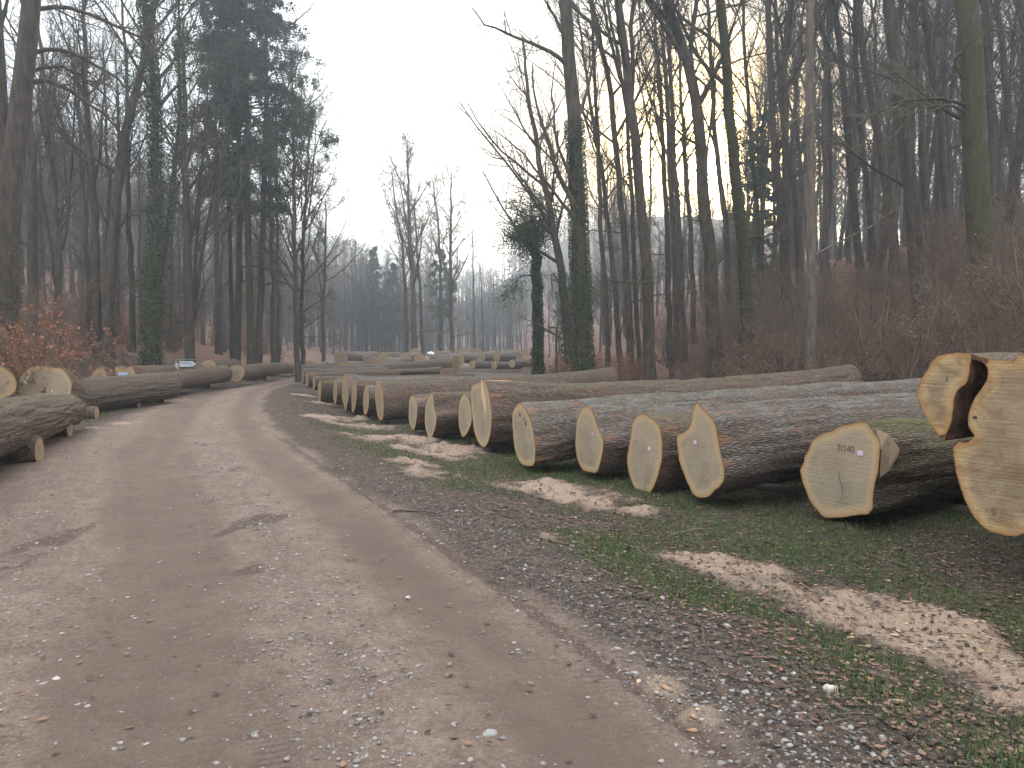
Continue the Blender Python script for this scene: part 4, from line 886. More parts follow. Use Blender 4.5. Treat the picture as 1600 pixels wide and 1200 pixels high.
key_tree('broad many-stemmed tree in the middle of the left-hand wood', 31, [(296, 545), (297, 400), (294, 250), (292, 150)], 13, 14.5, .35, 14, group=LEFT, forks=((7, [(300, 520), (306, 400), (312, 300), (322, 180)]), (6, [(302, 500), (315, 400), (330, 320), (350, 230)]), ), limbs=((5, [(305, 500), (318, 450), (332, 430), (350, 422)]),), dens=(9, 6, 3))
key_tree('hazy straight tree behind the many-stemmed tree', 46, [(341, 520), (340, 400), (338, 250), (336, 160)], 8, 18, group=LEFT, bark='far_bark')
key_tree('dark straight trunk just left of the big evergreen', 39.3, [(367, 565), (372, 400), (372, 250), (371, 100), (370, 0)], 9, 22, .6, 8, group=LEFT, limbs=((4, [(375, 418), (400, 415), (425, 422), (455, 432), (485, 434)]),), bark='mossy_bark')
key_tree('right-leaning dark trunk just right of the big evergreen', 40.2, [(401, 565), (408, 480), (411, 400), (414, 250), (418, 100)], 9, 22, .5, 8, group=LEFT, limbs=((4, [(413, 445), (440, 440), (465, 450), (500, 460)]),), leaf=(.10, .05, 'copper_leaf'))
key_tree('thin trunk carrying a few copper leaves right of the leaning dark trunk', 44, [(426, 545), (425, 430), (422, 300), (420, 150)], 6, 18, .4, 9, group=LEFT, leaf=(.25, .06, 'copper_leaf'))
key_tree('spindly tree with lower ivy beside the one with copper leaves', 46, [(433, 545), (433, 430), (431, 300)], 5, 16, .4, 9, group=LEFT, ivy=((3000,), dict(thick=.15, z1=6), .05))
key_tree('bare tree with wide fan-like crown where the left wood ends', 38, [(465, 555), (463, 450), (462, 350), (461, 270)], 6.5, 15.5, .30, 20, group=LEFT, limbs=((4, [(466, 495), (480, 482), (500, 470), (520, 452)]),), dens=(9, 7, 5), lim=.36, rmin=.008)
key_tree('slimmer right stem of the fan-crowned pair where the left wood ends', 40, [(472, 552), (474, 450), (477, 380), (482, 310)], 5.5, 13.5, .30, 18, group=LEFT, dens=(9, 7, 5), lim=.38, rmin=.008)
key_tree('low spreading tree filling in under the fan-crowned pair', 52, [(505, 550), (506, 480), (508, 430)], 5, 11.5, .35, 12, group=LEFT, dens=(9, 6, 3), lim=.42, bark='far_bark', rmin=.009)
key_tree('tallest bare tree beyond the far pile, with wide crown', 60, [(648, 560), (645, 450), (640, 350), (637, 260)], 8, 17.5, .36, 15, group=MID, dens=(9, 7, 5), lim=.32, bark='far_bark', rmin=.011)
key_tree('thinner stem crossing the tallest bare tree beyond the far pile', 61, [(636, 560), (633, 450), (628, 380), (618, 330)], 5, 15.5, .42, 10, group=MID, dens=(9, 7, 4), lim=.3, bark='far_bark', rmin=.010)
key_tree('slim dark tree just right of the tallest one beyond the far pile', 63, [(661, 560), (656, 450), (650, 380)], 4.5, 14, .5, 9, group=MID, dens=(8, 7, 4), bark='far_bark', rmin=.010)
key_tree('bare tree with narrow crown left of the straightest one beyond the far pile', 64, [(688, 560), (688, 430), (684, 350), (676, 280)], 5, 15.5, .42, 12, group=MID, dens=(9, 7, 4), bark='far_bark', rmin=.010)
key_tree('straightest tall bare tree beyond the far pile', 62, [(706, 560), (704, 430), (704, 350), (705, 270)], 5.5, 16.2, .38, 14, group=MID, dens=(9, 7, 4), rmin=.010, lim=.24, limbs=((3, [(706, 400), (720, 380), (738, 362)]),), bark='far_bark')
key_tree('very thin pole of a tree left of the hill notch', 75, [(741, 555), (740, 450), (739, 380)], 2.6, 13, .3, 10, group=MID, dens=(5, 4, 2), lim=.12, bark='far_bark')
key_tree('thinnest short pole tree at the hill notch', 78, [(755, 552), (753, 470), (750, 415)], 2, 10, .3, 8, group=MID, dens=(5, 4, 0), lim=.12, bark='far_bark')
key_tree('ivy-wrapped column tree with a dark bushy head leaning over the clearing', 34, [(840, 560), (840, 480), (838, 420), (836, 370)], 6.5, 7.5, .8, 9, name='ivy_tree', group=RIGHT, ivy=((15000,), dict(thick=.15, z0=.2), .04), low=0,
    limbs=((5, [(838, 400), (825, 360), (812, 330), (800, 318)]), (5, [(838, 380), (830, 330), (826, 300), (820, 290)]), (4, [(838, 385), (812, 370), (795, 372), (782, 384)]), (4, [(838, 370), (845, 330), (850, 305)]), (3, [(836, 430), (815, 430), (800, 445), (785, 462)]), (3, [(838, 380), (855, 345), (868, 330)])), leaf=(.8, .045, 'ivy_leaf', 3, .30))
key_tree('tree leaning left beside the big ivy trunk, with a thin spreading crown', 33, [(893, 552), (882, 470), (875, 410), (860, 330), (845, 260), (832, 190)], 12, 15, .35, 14, group=RIGHT, dens=(9, 7, 3), lim=.34, ivy=((4000,), dict(thick=.16, z1=5), .05), limbs=((4, [(880, 450), (862, 425), (862, 470)]), (5, [(868, 370), (845, 350), (815, 330), (790, 325)]), (5, [(862, 340), (830, 300), (800, 260), (780, 215)])))
key_tree('big trunk thickly wrapped in ivy, standing tallest at the right of the clearing', 26, [(912, 562), (908, 450), (904, 330), (899, 200), (890, 80), (884, 0)], 21, 25, .62, 8, name='ivy_tree', group=RIGHT, ivy=((34000,), dict(thick=.10, z1=9.5), .035), low=0, taper=.5, dens=(8, 6, 3), lim=.22,
    limbs=((7, [(884, 100), (868, 85), (840, 72), (800, 55), (762, 40), (735, 12)]), (6, [(884, 60), (868, 30), (850, 0), (835, -25)]), (7, [(899, 200), (915, 150), (930, 80), (945, 0)]), (9, [(904, 330), (870, 270), (850, 200), (835, 150), (830, 100)]), (6, [(904, 345), (880, 320), (850, 280), (815, 235), (775, 205)]), (6, [(900, 300), (868, 220), (862, 150), (866, 90)]), (5, [(899, 330), (862, 250), (830, 215), (800, 190), (780, 175)])))
RT = [
 (31, [(952, 530), (946, 430), (938, 350), (936, 250), (930, 150)], 6, 18, 'wavy slender trunk just right of the big ivy trunk'),
 (33, [(972, 520), (958, 420), (948, 350), (940, 270), (928, 215)], 7, 16, 'curved trunk leaning away from the big ivy trunk, with spidery crown'),
 (30, [(990, 520), (978, 400), (968, 300), (960, 200), (948, 100), (930, 40)], 9, 22, 'leaning grey trunk, first of three left of the glowing gap'),
 (27, [(1018, 530), (1008, 400), (1000, 300), (992, 220), (980, 130), (965, 0)], 15, 24, 'stout twin-topped trunk left of the glowing gap'),
 (34, [(1000, 500), (990, 380), (984, 280), (975, 150), (955, 60)], 6, 21, 'thin trunk tucked behind the stout twin-topped one'),
 (38, [(1048, 470), (1042, 350), (1038, 250), (1030, 120), (1020, 0)], 7, 23, 'slim trunk at the left of the tight row before the sun'),
 (39, [(1058, 470), (1053, 350), (1046, 230), (1040, 100), (1030, 0)], 8, 24, 'middle trunk of the tight row before the sun'),
 (37, [(1070, 470), (1062, 350), (1056, 250), (1050, 120), (1046, 0)], 8, 23, 'darker right trunk of the tight row before the sun'),
 (41, [(1085, 455), (1080, 350), (1073, 280), (1068, 200)], 7, 18, 'short-crowned trunk between the tight row and the forked trunk'),
 (28, [(1122, 505), (1110, 400), (1102, 320), (1096, 250), (1084, 130), (1060, 50), (1038, 0)], 19, 24, 'big forked trunk standing against the glow of the sun'),
 (40, [(1140, 455), (1133, 350), (1122, 270), (1115, 150), (1105, 0)], 8, 23, 'crooked slim trunk right of the forked trunk before the sun'),
 (28, [(1172, 500), (1162, 400), (1150, 280), (1142, 150), (1128, 0)], 17, 25, 'straight ivy-speckled trunk right of the sun'),
 (40, [(1190, 430), (1180, 300), (1170, 180), (1160, 60)], 6, 22, 'slim dark trunk next right of the ivy-speckled trunk'),
 (36, [(1232, 440), (1220, 320), (1205, 200), (1200, 100), (1196, 0)], 11, 24, 'upright trunk with crowded parallel branches left of the pale trunk'),
 (39, [(1252, 430), (1240, 300), (1222, 200), (1212, 80)], 7, 22, 'narrow trunk half hidden left of the pale trunk'),
 (19.5, [(1272, 560), (1271, 400), (1270, 250), (1269, 100), (1268, 0)], 11, 22, 'pale straight slender trunk standing in front of the right-hand wood'),
 (37, [(1290, 410), (1288, 300), (1285, 200), (1292, 80)], 8, 20, 'dim trunk directly right of the pale straight one'),
 (36, [(1345, 410), (1335, 300), (1320, 180), (1315, 90), (1300, 0)], 10, 24, 'dark trunk bending left at its top, midway along the right-hand wood'),
 (38, [(1365, 400), (1352, 280), (1345, 180), (1338, 60)], 8, 23, 'close neighbour of the bending trunk, slightly thinner'),
 (35, [(1398, 410), (1385, 300), (1372, 200), (1352, 100), (1343, 0)], 10, 24, 'sharply left-leaning trunk left of the thick grey one'),
 (24, [(1442, 520), (1430, 380), (1418, 250), (1402, 130), (1385, 0)], 19, 25, 'thick grey left-leaning trunk left of the mossy giant'),
 (33, [(1450, 400), (1448, 300), (1440, 180), (1432, 60), (1428, 0)], 9, 24, 'dim straight trunk between the thick grey one and the mossy giant'),
 (34, [(1482, 380), (1478, 280), (1476, 200), (1460, 100), (1448, 0)], 9, 24, 'upper-slope trunk just left of the mossy giant'),
 (21, [(1540, 540), (1532, 420), (1525, 300), (1515, 150), (1504, 0)], 32, 26, 'mossy giant trunk at the right with crooked boughs reaching left'),
 (34, [(1560, 320), (1552, 200), (1545, 80), (1540, 0)], 9, 24, 'hazy trunk immediately right of the mossy giant'),
 (36, [(1592, 300), (1580, 200), (1570, 90), (1562, 0)], 9, 24, 'rightmost hazy trunk, at the right edge of the picture'),
]
for (Y, tr, wpx, H, lab) in RT:
    kw = {}
    if 'forked' in lab and 'big' in lab: kw = dict(forks=((9, [(1088, 165), (1078, 90), (1085, 20), (1095, -30)]),), limbs=((5, [(1098, 230), (1070, 215), (1045, 190), (1020, 180), (1005, 165)]), (4, [(1087, 120), (1110, 140), (1130, 145)])))
    if 'twin-topped' in lab: kw = dict(forks=((8, [(986, 170), (990, 100), (985, 40), (990, 0)]),))
    if 'mossy giant trunk' in lab: kw = dict(bark='mossy_bark', limbs=((6, [(1512, 165), (1480, 155), (1440, 153), (1400, 160), (1370, 178), (1340, 195), (1305, 218)]), (5, [(1515, 180), (1490, 165), (1450, 165), (1420, 185), (1395, 215), (1370, 240)]), (7, [(1510, 130), (1495, 105), (1485, 95), (1500, 85), (1520, 60), (1545, 45), (1590, 50)]), (5, [(1520, 150), (1550, 140), (1590, 120), (1620, 95)])))
    if 'pale straight' in lab: kw = dict(bark='pale_bark', nl=10, c0=.6, low=2, limbs=((3, [(1270, 175), (1240, 190), (1210, 205), (1175, 212)]),))
    if 'ivy-speckled' in lab: kw = dict(ivy=((6000,), dict(thick=.10, z1=10), .04), bark='mossy_bark')
    if 'thick grey' in lab: kw = dict(limbs=((4, [(1418, 130), (1385, 120), (1340, 105), (1290, 90)]),))
    if Y > 30: kw.setdefault('bark', 'far_bark')
    kw.setdefault('nl', 13)
    kw.setdefault('c0', .40 if Y > 26 else .5); key_tree(lab, Y, tr, wpx, H, group=RIGHT, dens=(9, 7, 4), **kw)

# the big evergreen
def evergreen(label, px, Y, H, wpx, z0, prof, n_b, n_leaf, seed, name='evergreen_tree', size=.07, group=None, droop=.55):
    rng = np.random.default_rng(seed); x0 = at(px, 500, Y)[0]; base = np.array([x0, Y, zat(x0, Y)])
    root = thing(name, label, 'tree', base, group)
    z = np.linspace(-.5, H, 20); P = np.stack([np.cumsum(rng.normal(size=20)) * .02, np.cumsum(rng.normal(size=20)) * .02, z], 1)
    R = wpx * Y / FPX / 2 * np.clip(1.05 - z / H, .05, 1) ** .8; R[0] *= 1.5
    zz = rng.uniform(z0, H * .985, n_b); a = rng.uniform(0, 6.28, n_b); Lb = np.interp(zz, [p[0] for p in prof], [p[1] for p in prof]) * rng.uniform(.45, 1.22, n_b)
    K = 7; t = np.linspace(0, 1, K)[None]; px_ = np.interp(zz, z, P[:, 0]); py_ = np.interp(zz, z, P[:, 1])
    a2 = a[:, None] + .25 * t * rng.normal(size=(n_b, 1)); hx = Lb[:, None] * t
    dz = Lb[:, None] * (.30 * t - .38 * t ** 2 * droop * 2)
    BP = np.stack([px_[:, None] + np.cos(a2) * hx, py_[:, None] + np.sin(a2) * hx, zz[:, None] + dz], -1) + rng.normal(size=(n_b, K, 3)) * .04
    BR = np.maximum(.012, .035 * (1 - .8 * t)) * np.ones((n_b, 1)) * np.clip(Lb[:, None] / 3, .4, 1.2)
    v_, q_ = merge([tubes(P[None], R[None], 12), tubes(BP, BR, 4)]); link(mk('trunk', v_, q_, None, 'mossy_bark'), 'trunk', root)
    # foliage hangs in clumps from the outer two thirds of each branch
    nc = n_leaf // 60; bi = rng.integers(0, n_b, nc); tt = .30 + .72 * rng.random(nc) ** .8; f = np.clip(tt, 0, .999) * (K - 1); k = f.astype(int); w_ = (f - k)[:, None]
    cc = BP[bi, k] * (1 - w_) + BP[bi, np.minimum(k + 1, K - 1)] * w_ + rng.normal(size=(nc, 3)) * np.array([.12, .12, .06])
    cs = rng.uniform(.09, .27, nc) * np.clip(Lb[bi] / 2.2, .6, 1.15)
    lp = np.repeat(cc, 60, 0); ls = np.repeat(cs, 60)[:, None]; off = rng.normal(size=(len(lp), 3)) * np.array([.45, .45, .6]) * ls; off[:, 2] -= np.abs(rng.normal(size=len(lp))) * ls[:, 0] * droop * 1.3
    v_, q_, t_ = leaves_at(lp + off, rng, size); link(mk('foliage', v_, q_, None, 'fir_needle', {'tint': t_}, smooth_=False), 'foliage', root)
    return root
evergreen('tall dark evergreen with hanging foliage clumps, standing at the bend of the track', 391, 38, 23.5, 13, 8.5, [(8, 2.6), (10, 3.7), (13, 3.7), (16, 3.1), (20, 2.0), (23.5, .4)], 250, 180000, 3, size=.05, group=LEFT)
evergreen('smaller dark evergreen merged into the left side of the tall one', 362, 40.5, 21.5, 8, 9, [(7, 1.2), (10, 1.8), (15, 1.5), (19, 1.0), (21.5, .3)], 120, 60000, 4, size=.055, group=LEFT)
evergreen('small hazy conical fir at the left end of the open sky', 585, 95, 13.5, 6, 1.5, [(1.5, 2.6), (6, 2.0), (10, 1.1), (13.5, .1)], 110, 22000, 5, name='fir_tree', size=.12, group=MID, droop=.3)
evergreen('hazy fir behind the tallest bare tree beyond the far pile', 612, 90, 11, 6, 1.5, [(1.5, 2.4), (6, 1.9), (11, .1)], 90, 16000, 6, name='fir_tree', size=.12, group=MID, droop=.3)
evergreen('dim pine-like evergreen seen between the straight bare trees beyond the far pile', 690, 85, 12.5, 6, 4.5, [(4, 1.2), (8, 2.0), (12.5, .4)], 80, 14000, 8, group=MID, size=.12, droop=.3)
evergreen('dark young evergreen low beside the sun, on the right-hand slope', 1190, 44, 11, 6, 1.5, [(1.5, 1.5), (5, 1.8), (9, 1.1), (11, .1)], 90, 16000, 9, group=RIGHT, size=.07, droop=.35)

# ---- woods of individual copies
def copy_thing(src, loc, rz, sc, tilt=(0, 0), label=None):
    r = src.copy(); COL.objects.link(r); r.location = loc; r.rotation_euler = (tilt[0], tilt[1], rz); r.scale = (sc, sc, sc * (1 + .0))
    if label: r['label'] = label
    for ch in SRC[src.name]:
        c = ch.copy(); COL.objects.link(c); c.parent = r
    return r
SRC = {}
VAR = []
for i in range(9):
    rg = np.random.default_rng(200 + i); H = 21 + rg.random() * 5
    P, R, LL = forest_variant(rg, H, .19 + .10 * rg.random(), .34 + .16 * rg.random(), 14 + i % 4)
    r_ = thing('bare_tree', 'x', 'tree', (0, 0, 0)); build_tree(r_, P, R, LL, rg, 'far_bark', (9, 7, 4), .006)
    SRC[r_.name] = list(r_.children); VAR.append(r_)
used = set(); taken = [tuple(o.location[:2]) for o in bpy.data.objects if o.get('category') == 'tree' and o not in VAR]
nt = 0
def place(zone, label, group, n, xs, test, seed, sc=(.8, 1.15), lean=(0, 0), mind=2.3):
    global nt
    rg = np.random.default_rng(seed); k = 0; tries = 0
    while k < n and tries < 9000:
        tries += 1
        px = rg.uniform(*xs[0]); Y = xs[1][0] + (xs[1][1] - xs[1][0]) * rg.random() ** .9; x = (px - 800) / FPX * Y
        if not test(px, x, Y): continue
        if any((x - a) ** 2 + (Y - b) ** 2 < mind ** 2 for a, b in taken): continue
        taken.append((x, Y)); vi = nt % len(VAR); nt += 1; v = VAR[vi]
        s_ = rg.uniform(*sc); tl = (rg.normal() * .02, rg.normal() * .025 + lean[1]); loc = (x, Y, zat(x, Y) - .1); rz = rg.uniform(0, 6.28)
        if vi not in used:
            used.add(vi); v.location = loc; v.rotation_euler = (tl[0], tl[1], rz); v.scale = (s_,) * 3; v['label'] = label; r = v
        else: r = copy_thing(v, loc, rz, s_, tl, label)
        r['group'] = group; k += 1
    print(zone, k, tries)
place('L1', 'bare tree in the thick of the left-hand wood', 'background trees of the left-hand wood', 84, ((-120, 450), (30, 75)), lambda px, x, Y: x < edge_x(Y) - road_w(Y) - 5 and px < 455 - (Y > 45) * 20, 1, sc=(.42, .62))
place('L2', 'hazy bare tree far back behind the left-hand wood', 'far trees behind the left-hand wood', 34, ((-60, 480), (75, 125)), lambda px, x, Y: True, 2, sc=(.60, .80))
place('M', 'pale misty tree at the far end of the clearing', 'misty trees at the end of the clearing', 34, ((480, 700), (95, 150)), lambda px, x, Y: True, 3, sc=(.52, .70))
place('M2', 'slight misty tree under the far hill, left of the ivy column', 'misty trees under the far hill', 14, ((740, 900), (80, 140)), lambda px, x, Y: True, 4, sc=(.28, .42))
place('R1', 'bare tree high in the dense right-hand wood', 'background trees of the right-hand slope', 92, ((1160, 1720), (26, 72)), lambda px, x, Y: x > toe_x(Y) + 4 and (px > 1190 or Y > 40), 5, sc=(.62, .95), lean=(0, -.06))
place('R2', 'thin bare tree on the slope behind the sunlit trunks', 'thin trees behind the sunlit trunks', 26, ((930, 1180), (50, 110)), lambda px, x, Y: x > toe_x(Y) + 2, 6, sc=(.55, .8), lean=(0, -.06), mind=3)

# ---- far wood and hill cover: one mass nobody could count
rg = np.random.default_rng(55)
def lowtree(rg):
    P = np.stack([np.zeros(5), np.zeros(5), np.linspace(0, 1, 5)], 1); P[1:, :2] += rg.normal(size=(4, 2)) * .01; R = np.linspace(.014, .003, 5)
    LP, LR = grow(P[None], R[None], rg, 12, .3, .98, 42, 1, 4, .10, .08, .002, .6, absl=.30)
    L2_, R2_ = grow(LP, LR, rg, 5, .2, 1, 42, .5, 3, .15, .05, .0016)
    L3_, R3_ = grow(L2_, R2_, rg, 2, .3, 1, 40, .6, 3, .15, .05, .0013)
    return merge([tubes(P[None], R[None], 4), tubes(LP, LR, 3), tubes(L2_, R2_, 3), tubes(L3_, R3_, 3)])
LT_ = [lowtree(rg) for _ in range(6)]; parts = []
def mass(n, pxr, yr, hr, test=lambda px, x, y: True):
    k = 0
    while k < n:
        Y = yr[0] + (yr[1] - yr[0]) * rg.random(); px = rg.uniform(*pxr); x = (px - 800) / FPX * Y
        if not test(px, x, Y): continue
        h = rg.uniform(*hr); v, q_ = LT_[rg.integers(6)]; a = rg.uniform(0, 6.28); c_, s_ = math.cos(a), math.sin(a)
        parts.append((np.stack([(v[:, 0] * c_ - v[:, 1] * s_) * h + x, (v[:, 0] * s_ + v[:, 1] * c_) * h + Y, v[:, 2] * h + zat(x, Y) - .2], 1), q_)); k += 1
mass(260, (-150, 470), (100, 190), (11, 16))
mass(190, (470, 760), (150, 300), (11, 15))
mass(110, (740, 1000), (140, 260), (9, 13))
mass(300, (430, 800), (90, 170), (8, 12.5), lambda px, x, y: px < 640 or y > 120)
mass(170, (870, 1180), (60, 130), (5, 9), lambda px, x, y: x > toe_x(y))
mass(320, (-150, 470), (55, 130), (4, 8.5), lambda px, x, y: x < edge_x(y) - road_w(y) - 8)
mass(480, (700, 1150), (185, 320), (8, 11))
mass(120, (1230, 1750), (72, 130), (16, 22))
v_, q_ = merge(parts); print('mass', len(q_))
link(mk('far_wood', v_, q_, None, 'far_bark'), 'far_wood', kind='stuff')

# ---- shrubs, brush, saplings
def shrub_src(seed, H, stems, leafp, leafs, lmat, spread=.5, dens=(7, 5, 2)):
    rg = np.random.default_rng(seed); K = 6; d = rg.normal(size=(stems, 3)) * spread; d[:, 2] = 1; L = H * rg.uniform(.6, 1.1, stems)
    pts = [rg.normal(size=(stems, 3)) * np.array([.12, .12, 0])]
    for j in range(K - 1):
        d = d / np.linalg.norm(d, axis=1, keepdims=True); pts.append(pts[-1] + d * (L / (K - 1))[:, None]); d = d + rg.normal(size=d.shape) * .12; d[:, 2] += .03
    P = np.stack(pts, 1); P[:, 0, 2] -= .15; R = (.010 * H ** .8)[None] if False else np.linspace(1, .3, K)[None] * (.009 * H ** .9) * np.ones((stems, 1))
    r_ = thing('shrub', 'x', 'shrub'); v_, q_ = tubes(P, R, 5); link(mk('stem', v_, q_, None, 'brush_bark'), 'stem', r_)
    p2, r2 = grow(P, R, rg, dens[0], .2, .98, 45, .45, 4, .18, .02, .004); p3, r3 = grow(p2, r2, rg, dens[1], .15, 1, 45, .55, 4, .2, .0, .003)
    ps = [tubes(p2, r2, 3), tubes(p3, r3, 3)]; tips = [p3[:, 1:].reshape(-1, 3)]
    if dens[2]: p4, r4 = grow(p3, r3, rg, dens[2], .2, 1, 45, .6, 3, .2, 0, .0025); ps.append(tubes(p4, r4, 3)); tips.append(p4[:, 1:].reshape(-1, 3))
    v_, q_ = merge(ps); link(mk('twigs', v_, q_, None, 'brush_bark'), 'twigs', r_)
    if leafp:
        tp = np.concatenate(tips); tp = tp[rg.random(len(tp)) < leafp]; v_, q_, t_ = leaves_at(tp + rg.normal(size=tp.shape) * .02, rg, leafs); link(mk('leaves', v_, q_, None, lmat, {'tint': t_}, smooth_=False), 'leaves', r_)
    SRC[r_.name] = list(r_.children); return r_
bare = [shrub_src(300 + i, 2.6 + .5 * i, 7 + i, 0, 0, None, .5, (7, 6, 2)) for i in range(3)]
cop = [shrub_src(310 + i, 1.5 + .4 * i, 6, .35, .024, 'slope_leaf', .55) for i in range(3)]
red = [shrub_src(320 + i, 1.8 + .5 * i, 4, .7, .035, 'copper_leaf', .5) for i in range(2)]
state = {}
def put(srcs, x, Y, rg, sc, label, group, name=None, cat='shrub'):
    s_ = srcs[rg.integers(len(srcs))]; loc = (x, Y, zat(x, Y)); rz = rg.uniform(0, 6.28)
    if s_.name not in state: state[s_.name] = 1; s_.location = loc; s_.rotation_euler = (0, 0, rz); s_.scale = (sc,) * 3; r = s_; r['label'] = label
    else: r = copy_thing(s_, loc, rz, sc, (0, 0), label)
    r['group'] = group; return r
rg = np.random.default_rng(91)
def many(srcs, n, pxr, yr, test, sc, label, group):
    k = 0; t_ = 0
    while k < n and t_ < 5000:
        t_ += 1
        px = rg.uniform(*pxr); Y = rg.uniform(*yr); x = (px - 800) / FPX * Y
        if test(px, x, Y): put(srcs, x, Y, rg, rg.uniform(*sc), label, group); k += 1
many(bare, 26, (1000, 1250), (30, 46), lambda px, x, Y: x > toe_x(Y) + .8, (.7, 1.2), 'bare twiggy shrub on the slope below the sunlit trunks', 'bare shrubs below the sunlit trunks')
many(bare, 44, (1020, 1680), (15, 30), lambda px, x, Y: x > toe_x(Y) + .8 + .6 * (Y < 20), (.6, 1.15), 'bare twiggy shrub in the thicket behind the right-hand logs', 'bare shrubs of the right-hand thicket')
many(cop, 120, (860, 1680), (17, 36), lambda px, x, Y: x > toe_x(Y) + .2 and (px > 990 or Y > 24), (.6, 1.3), 'low shrub with withered red-brown leaves on the right-hand slope', 'leafy shrubs of the right-hand slope')
many(red, 40, (826, 1010), (26, 42), lambda px, x, Y: x > toe_x(Y) - 7 and Y > 46 - (px - 826) * .10 - 10, (.40, .75), 'copper-leaved brush at the right end of the far pile', 'copper brush by the far pile')
many(red, 26, (120, 440), (26, 60), lambda px, x, Y: x < edge_x(Y) - road_w(Y) - 4.5, (.6, 1.1), 'copper-leaved sapling among the trunks of the left-hand wood', 'copper saplings of the left-hand wood')
many(cop, 26, (-40, 440), (24, 60), lambda px, x, Y: x < edge_x(Y) - road_w(Y) - 4.5, (.6, 1.3), 'low red-brown shrub on the floor of the left-hand wood', 'red-brown shrubs of the left-hand wood')
many(bare, 14, (-40, 440), (24, 50), lambda px, x, Y: x < edge_x(Y) - road_w(Y) - 4.5, (.7, 1.3), 'bare grey shrub among the trunks of the left-hand wood', 'bare shrubs of the left-hand wood')
for px, Y, sc, lab in ((45, 18.3, 1.1, 'glowing copper beech sapling nearest the broad yellow face, left one of two'), (78, 18.2, 1.0, 'glowing copper beech sapling nearest the broad yellow face, right one of two'), (62, 19.2, 1.1, 'glowing copper beech sapling beside the large forked tree, left part'), (92, 18.8, 1.05, 'glowing copper beech sapling beside the large forked tree, right part'), (28, 19.6, .6, 'glowing copper beech sapling right at the foot of the large forked tree')):
    r_ = put(red, (px - 800) / FPX * Y, Y, rg, sc, lab, 'copper saplings by the forked tree')
# low undergrowth: withered leaves on seedlings, nobody could count them
def under(name, n, pxr, yr, test, hmax, size, mat, clump=40):
    nc = n // clump; out_ = []
    while len(out_) < nc:
        px = rg.uniform(*pxr); Y = yr[0] + (yr[1] - yr[0]) * rg.random() ** 1.2; x = (px - 800) / FPX * Y
        if test(px, x, Y): out_.append((x, Y, zat(x, Y)))
    c_ = np.repeat(np.array(out_), clump, 0); r = rg.uniform(.15, .55, nc).repeat(clump)[:, None]
    o_ = rg.normal(size=c_.shape) * r * np.array([1, 1, 0]); o_[:, 2] = np.abs(rg.normal(size=len(o_))) * hmax * .5
    v_, q_, t_ = leaves_at(c_ + o_, rg, size); link(mk(name, v_, q_, None, mat, {'tint': t_}, smooth_=False), name, kind='stuff')
under('undergrowth', 90000, (840, 1700), (15, 50), lambda px, x, Y: x > toe_x(Y) - .6 + .8 * (Y < 20), .5, .021, 'slope_leaf')
under('undergrowth', 26000, (-60, 460), (22, 70), lambda px, x, Y: x < edge_x(Y) - road_w(Y) - 3.8, .45, .026, 'copper_leaf')

# ---- debris on the left bank, sticks, sign, stump
def stick(label, pts, r0, r1, mat, name='fallen_branch', cat='branch', side=0, group=None, seed=0):
    P = np.array(pts, float); base = P[0].copy(); P, R = resample(P - base, np.linspace(r0, r1, len(P)), 12)
    g = np.random.default_rng(seed); P += g.normal(size=P.shape) * r0 * .35
    vq = [tubes(P[None], R[None], 7)]
    if side:
        p2, r2 = grow(P[None], R[None], g, side, .2, .95, 50, .35, 5, .12, .02, .003); vq.append(tubes(p2, r2, 4))
    v_, q_ = merge(vq); o = link(mk(name, v_, q_, None, mat), name); o.location = tuple(base); o['label'] = label; o['category'] = cat
    if group: o['group'] = group
    return o
def gpt(px, Y, dz=0.0): x = (px - 800) / FPX * Y; return [x, Y, zat(x, Y) + dz]
stick('mossy fallen trunk lying down the bank behind the left-hand logs', [gpt(172, 27, .25), gpt(190, 26, .2), gpt(210, 25, .12), gpt(226, 24.3, .05)], .16, .07, 'moss_pale', 'fallen_tree', 'fallen tree', 2, seed=1)
stick('pale bent stick arching over the bank behind the broad yellow face', [gpt(0, 19.0, .25), gpt(20, 19, .45), gpt(40, 19.2, .3), gpt(58, 19.6, .1)], .03, .015, 'pale_bark', side=3, seed=2)
stick('greenish broken branch leaning below the copper saplings', [gpt(42, 18.9, .05), gpt(32, 19, .5), gpt(22, 19.2, 1.0)], .03, .05, 'moss_pale', side=2, seed=3)
stick('short white stick on the bank below the copper saplings', [gpt(102, 22, .15), gpt(124, 22.3, .12)], .03, .02, 'lichen_white', seed=4)
stick('pale stick lying on the bank above the blue-tagged log', [gpt(150, 23.5, .1), gpt(175, 23.8, .2)], .03, .02, 'pale_bark', side=2, seed=5)
for k_, (p0, p1, r, lab, sd) in enumerate((((615, 800), (690, 806), .011, 'dark stick lying flat on the verge beside the track', 3), ((665, 815), (700, 826), .006, 'short pale stick below the dark stick on the verge', 0), ((975, 853), (1012, 876), .012, 'dark twig on the litter near the nearest sawdust heap', 2), ((1100, 1010), (1095, 980), .005, 'thin upright-leaning twig in the grass of the verge', 0), ((1050, 838), (1120, 828), .008, 'thin twig in the grass under the notched face', 2))):
    a_, b_ = ground(*p0), ground(*p1); a_[2] += .012; b_[2] += .02; m_ = (a_ + b_) / 2 + np.array([.01, .03, .012])
    stick(lab, [a_, m_, b_], r, r * .5, 'dark_wood' if k_ in (0, 2) else 'pale_bark', side=sd, seed=10 + k_)
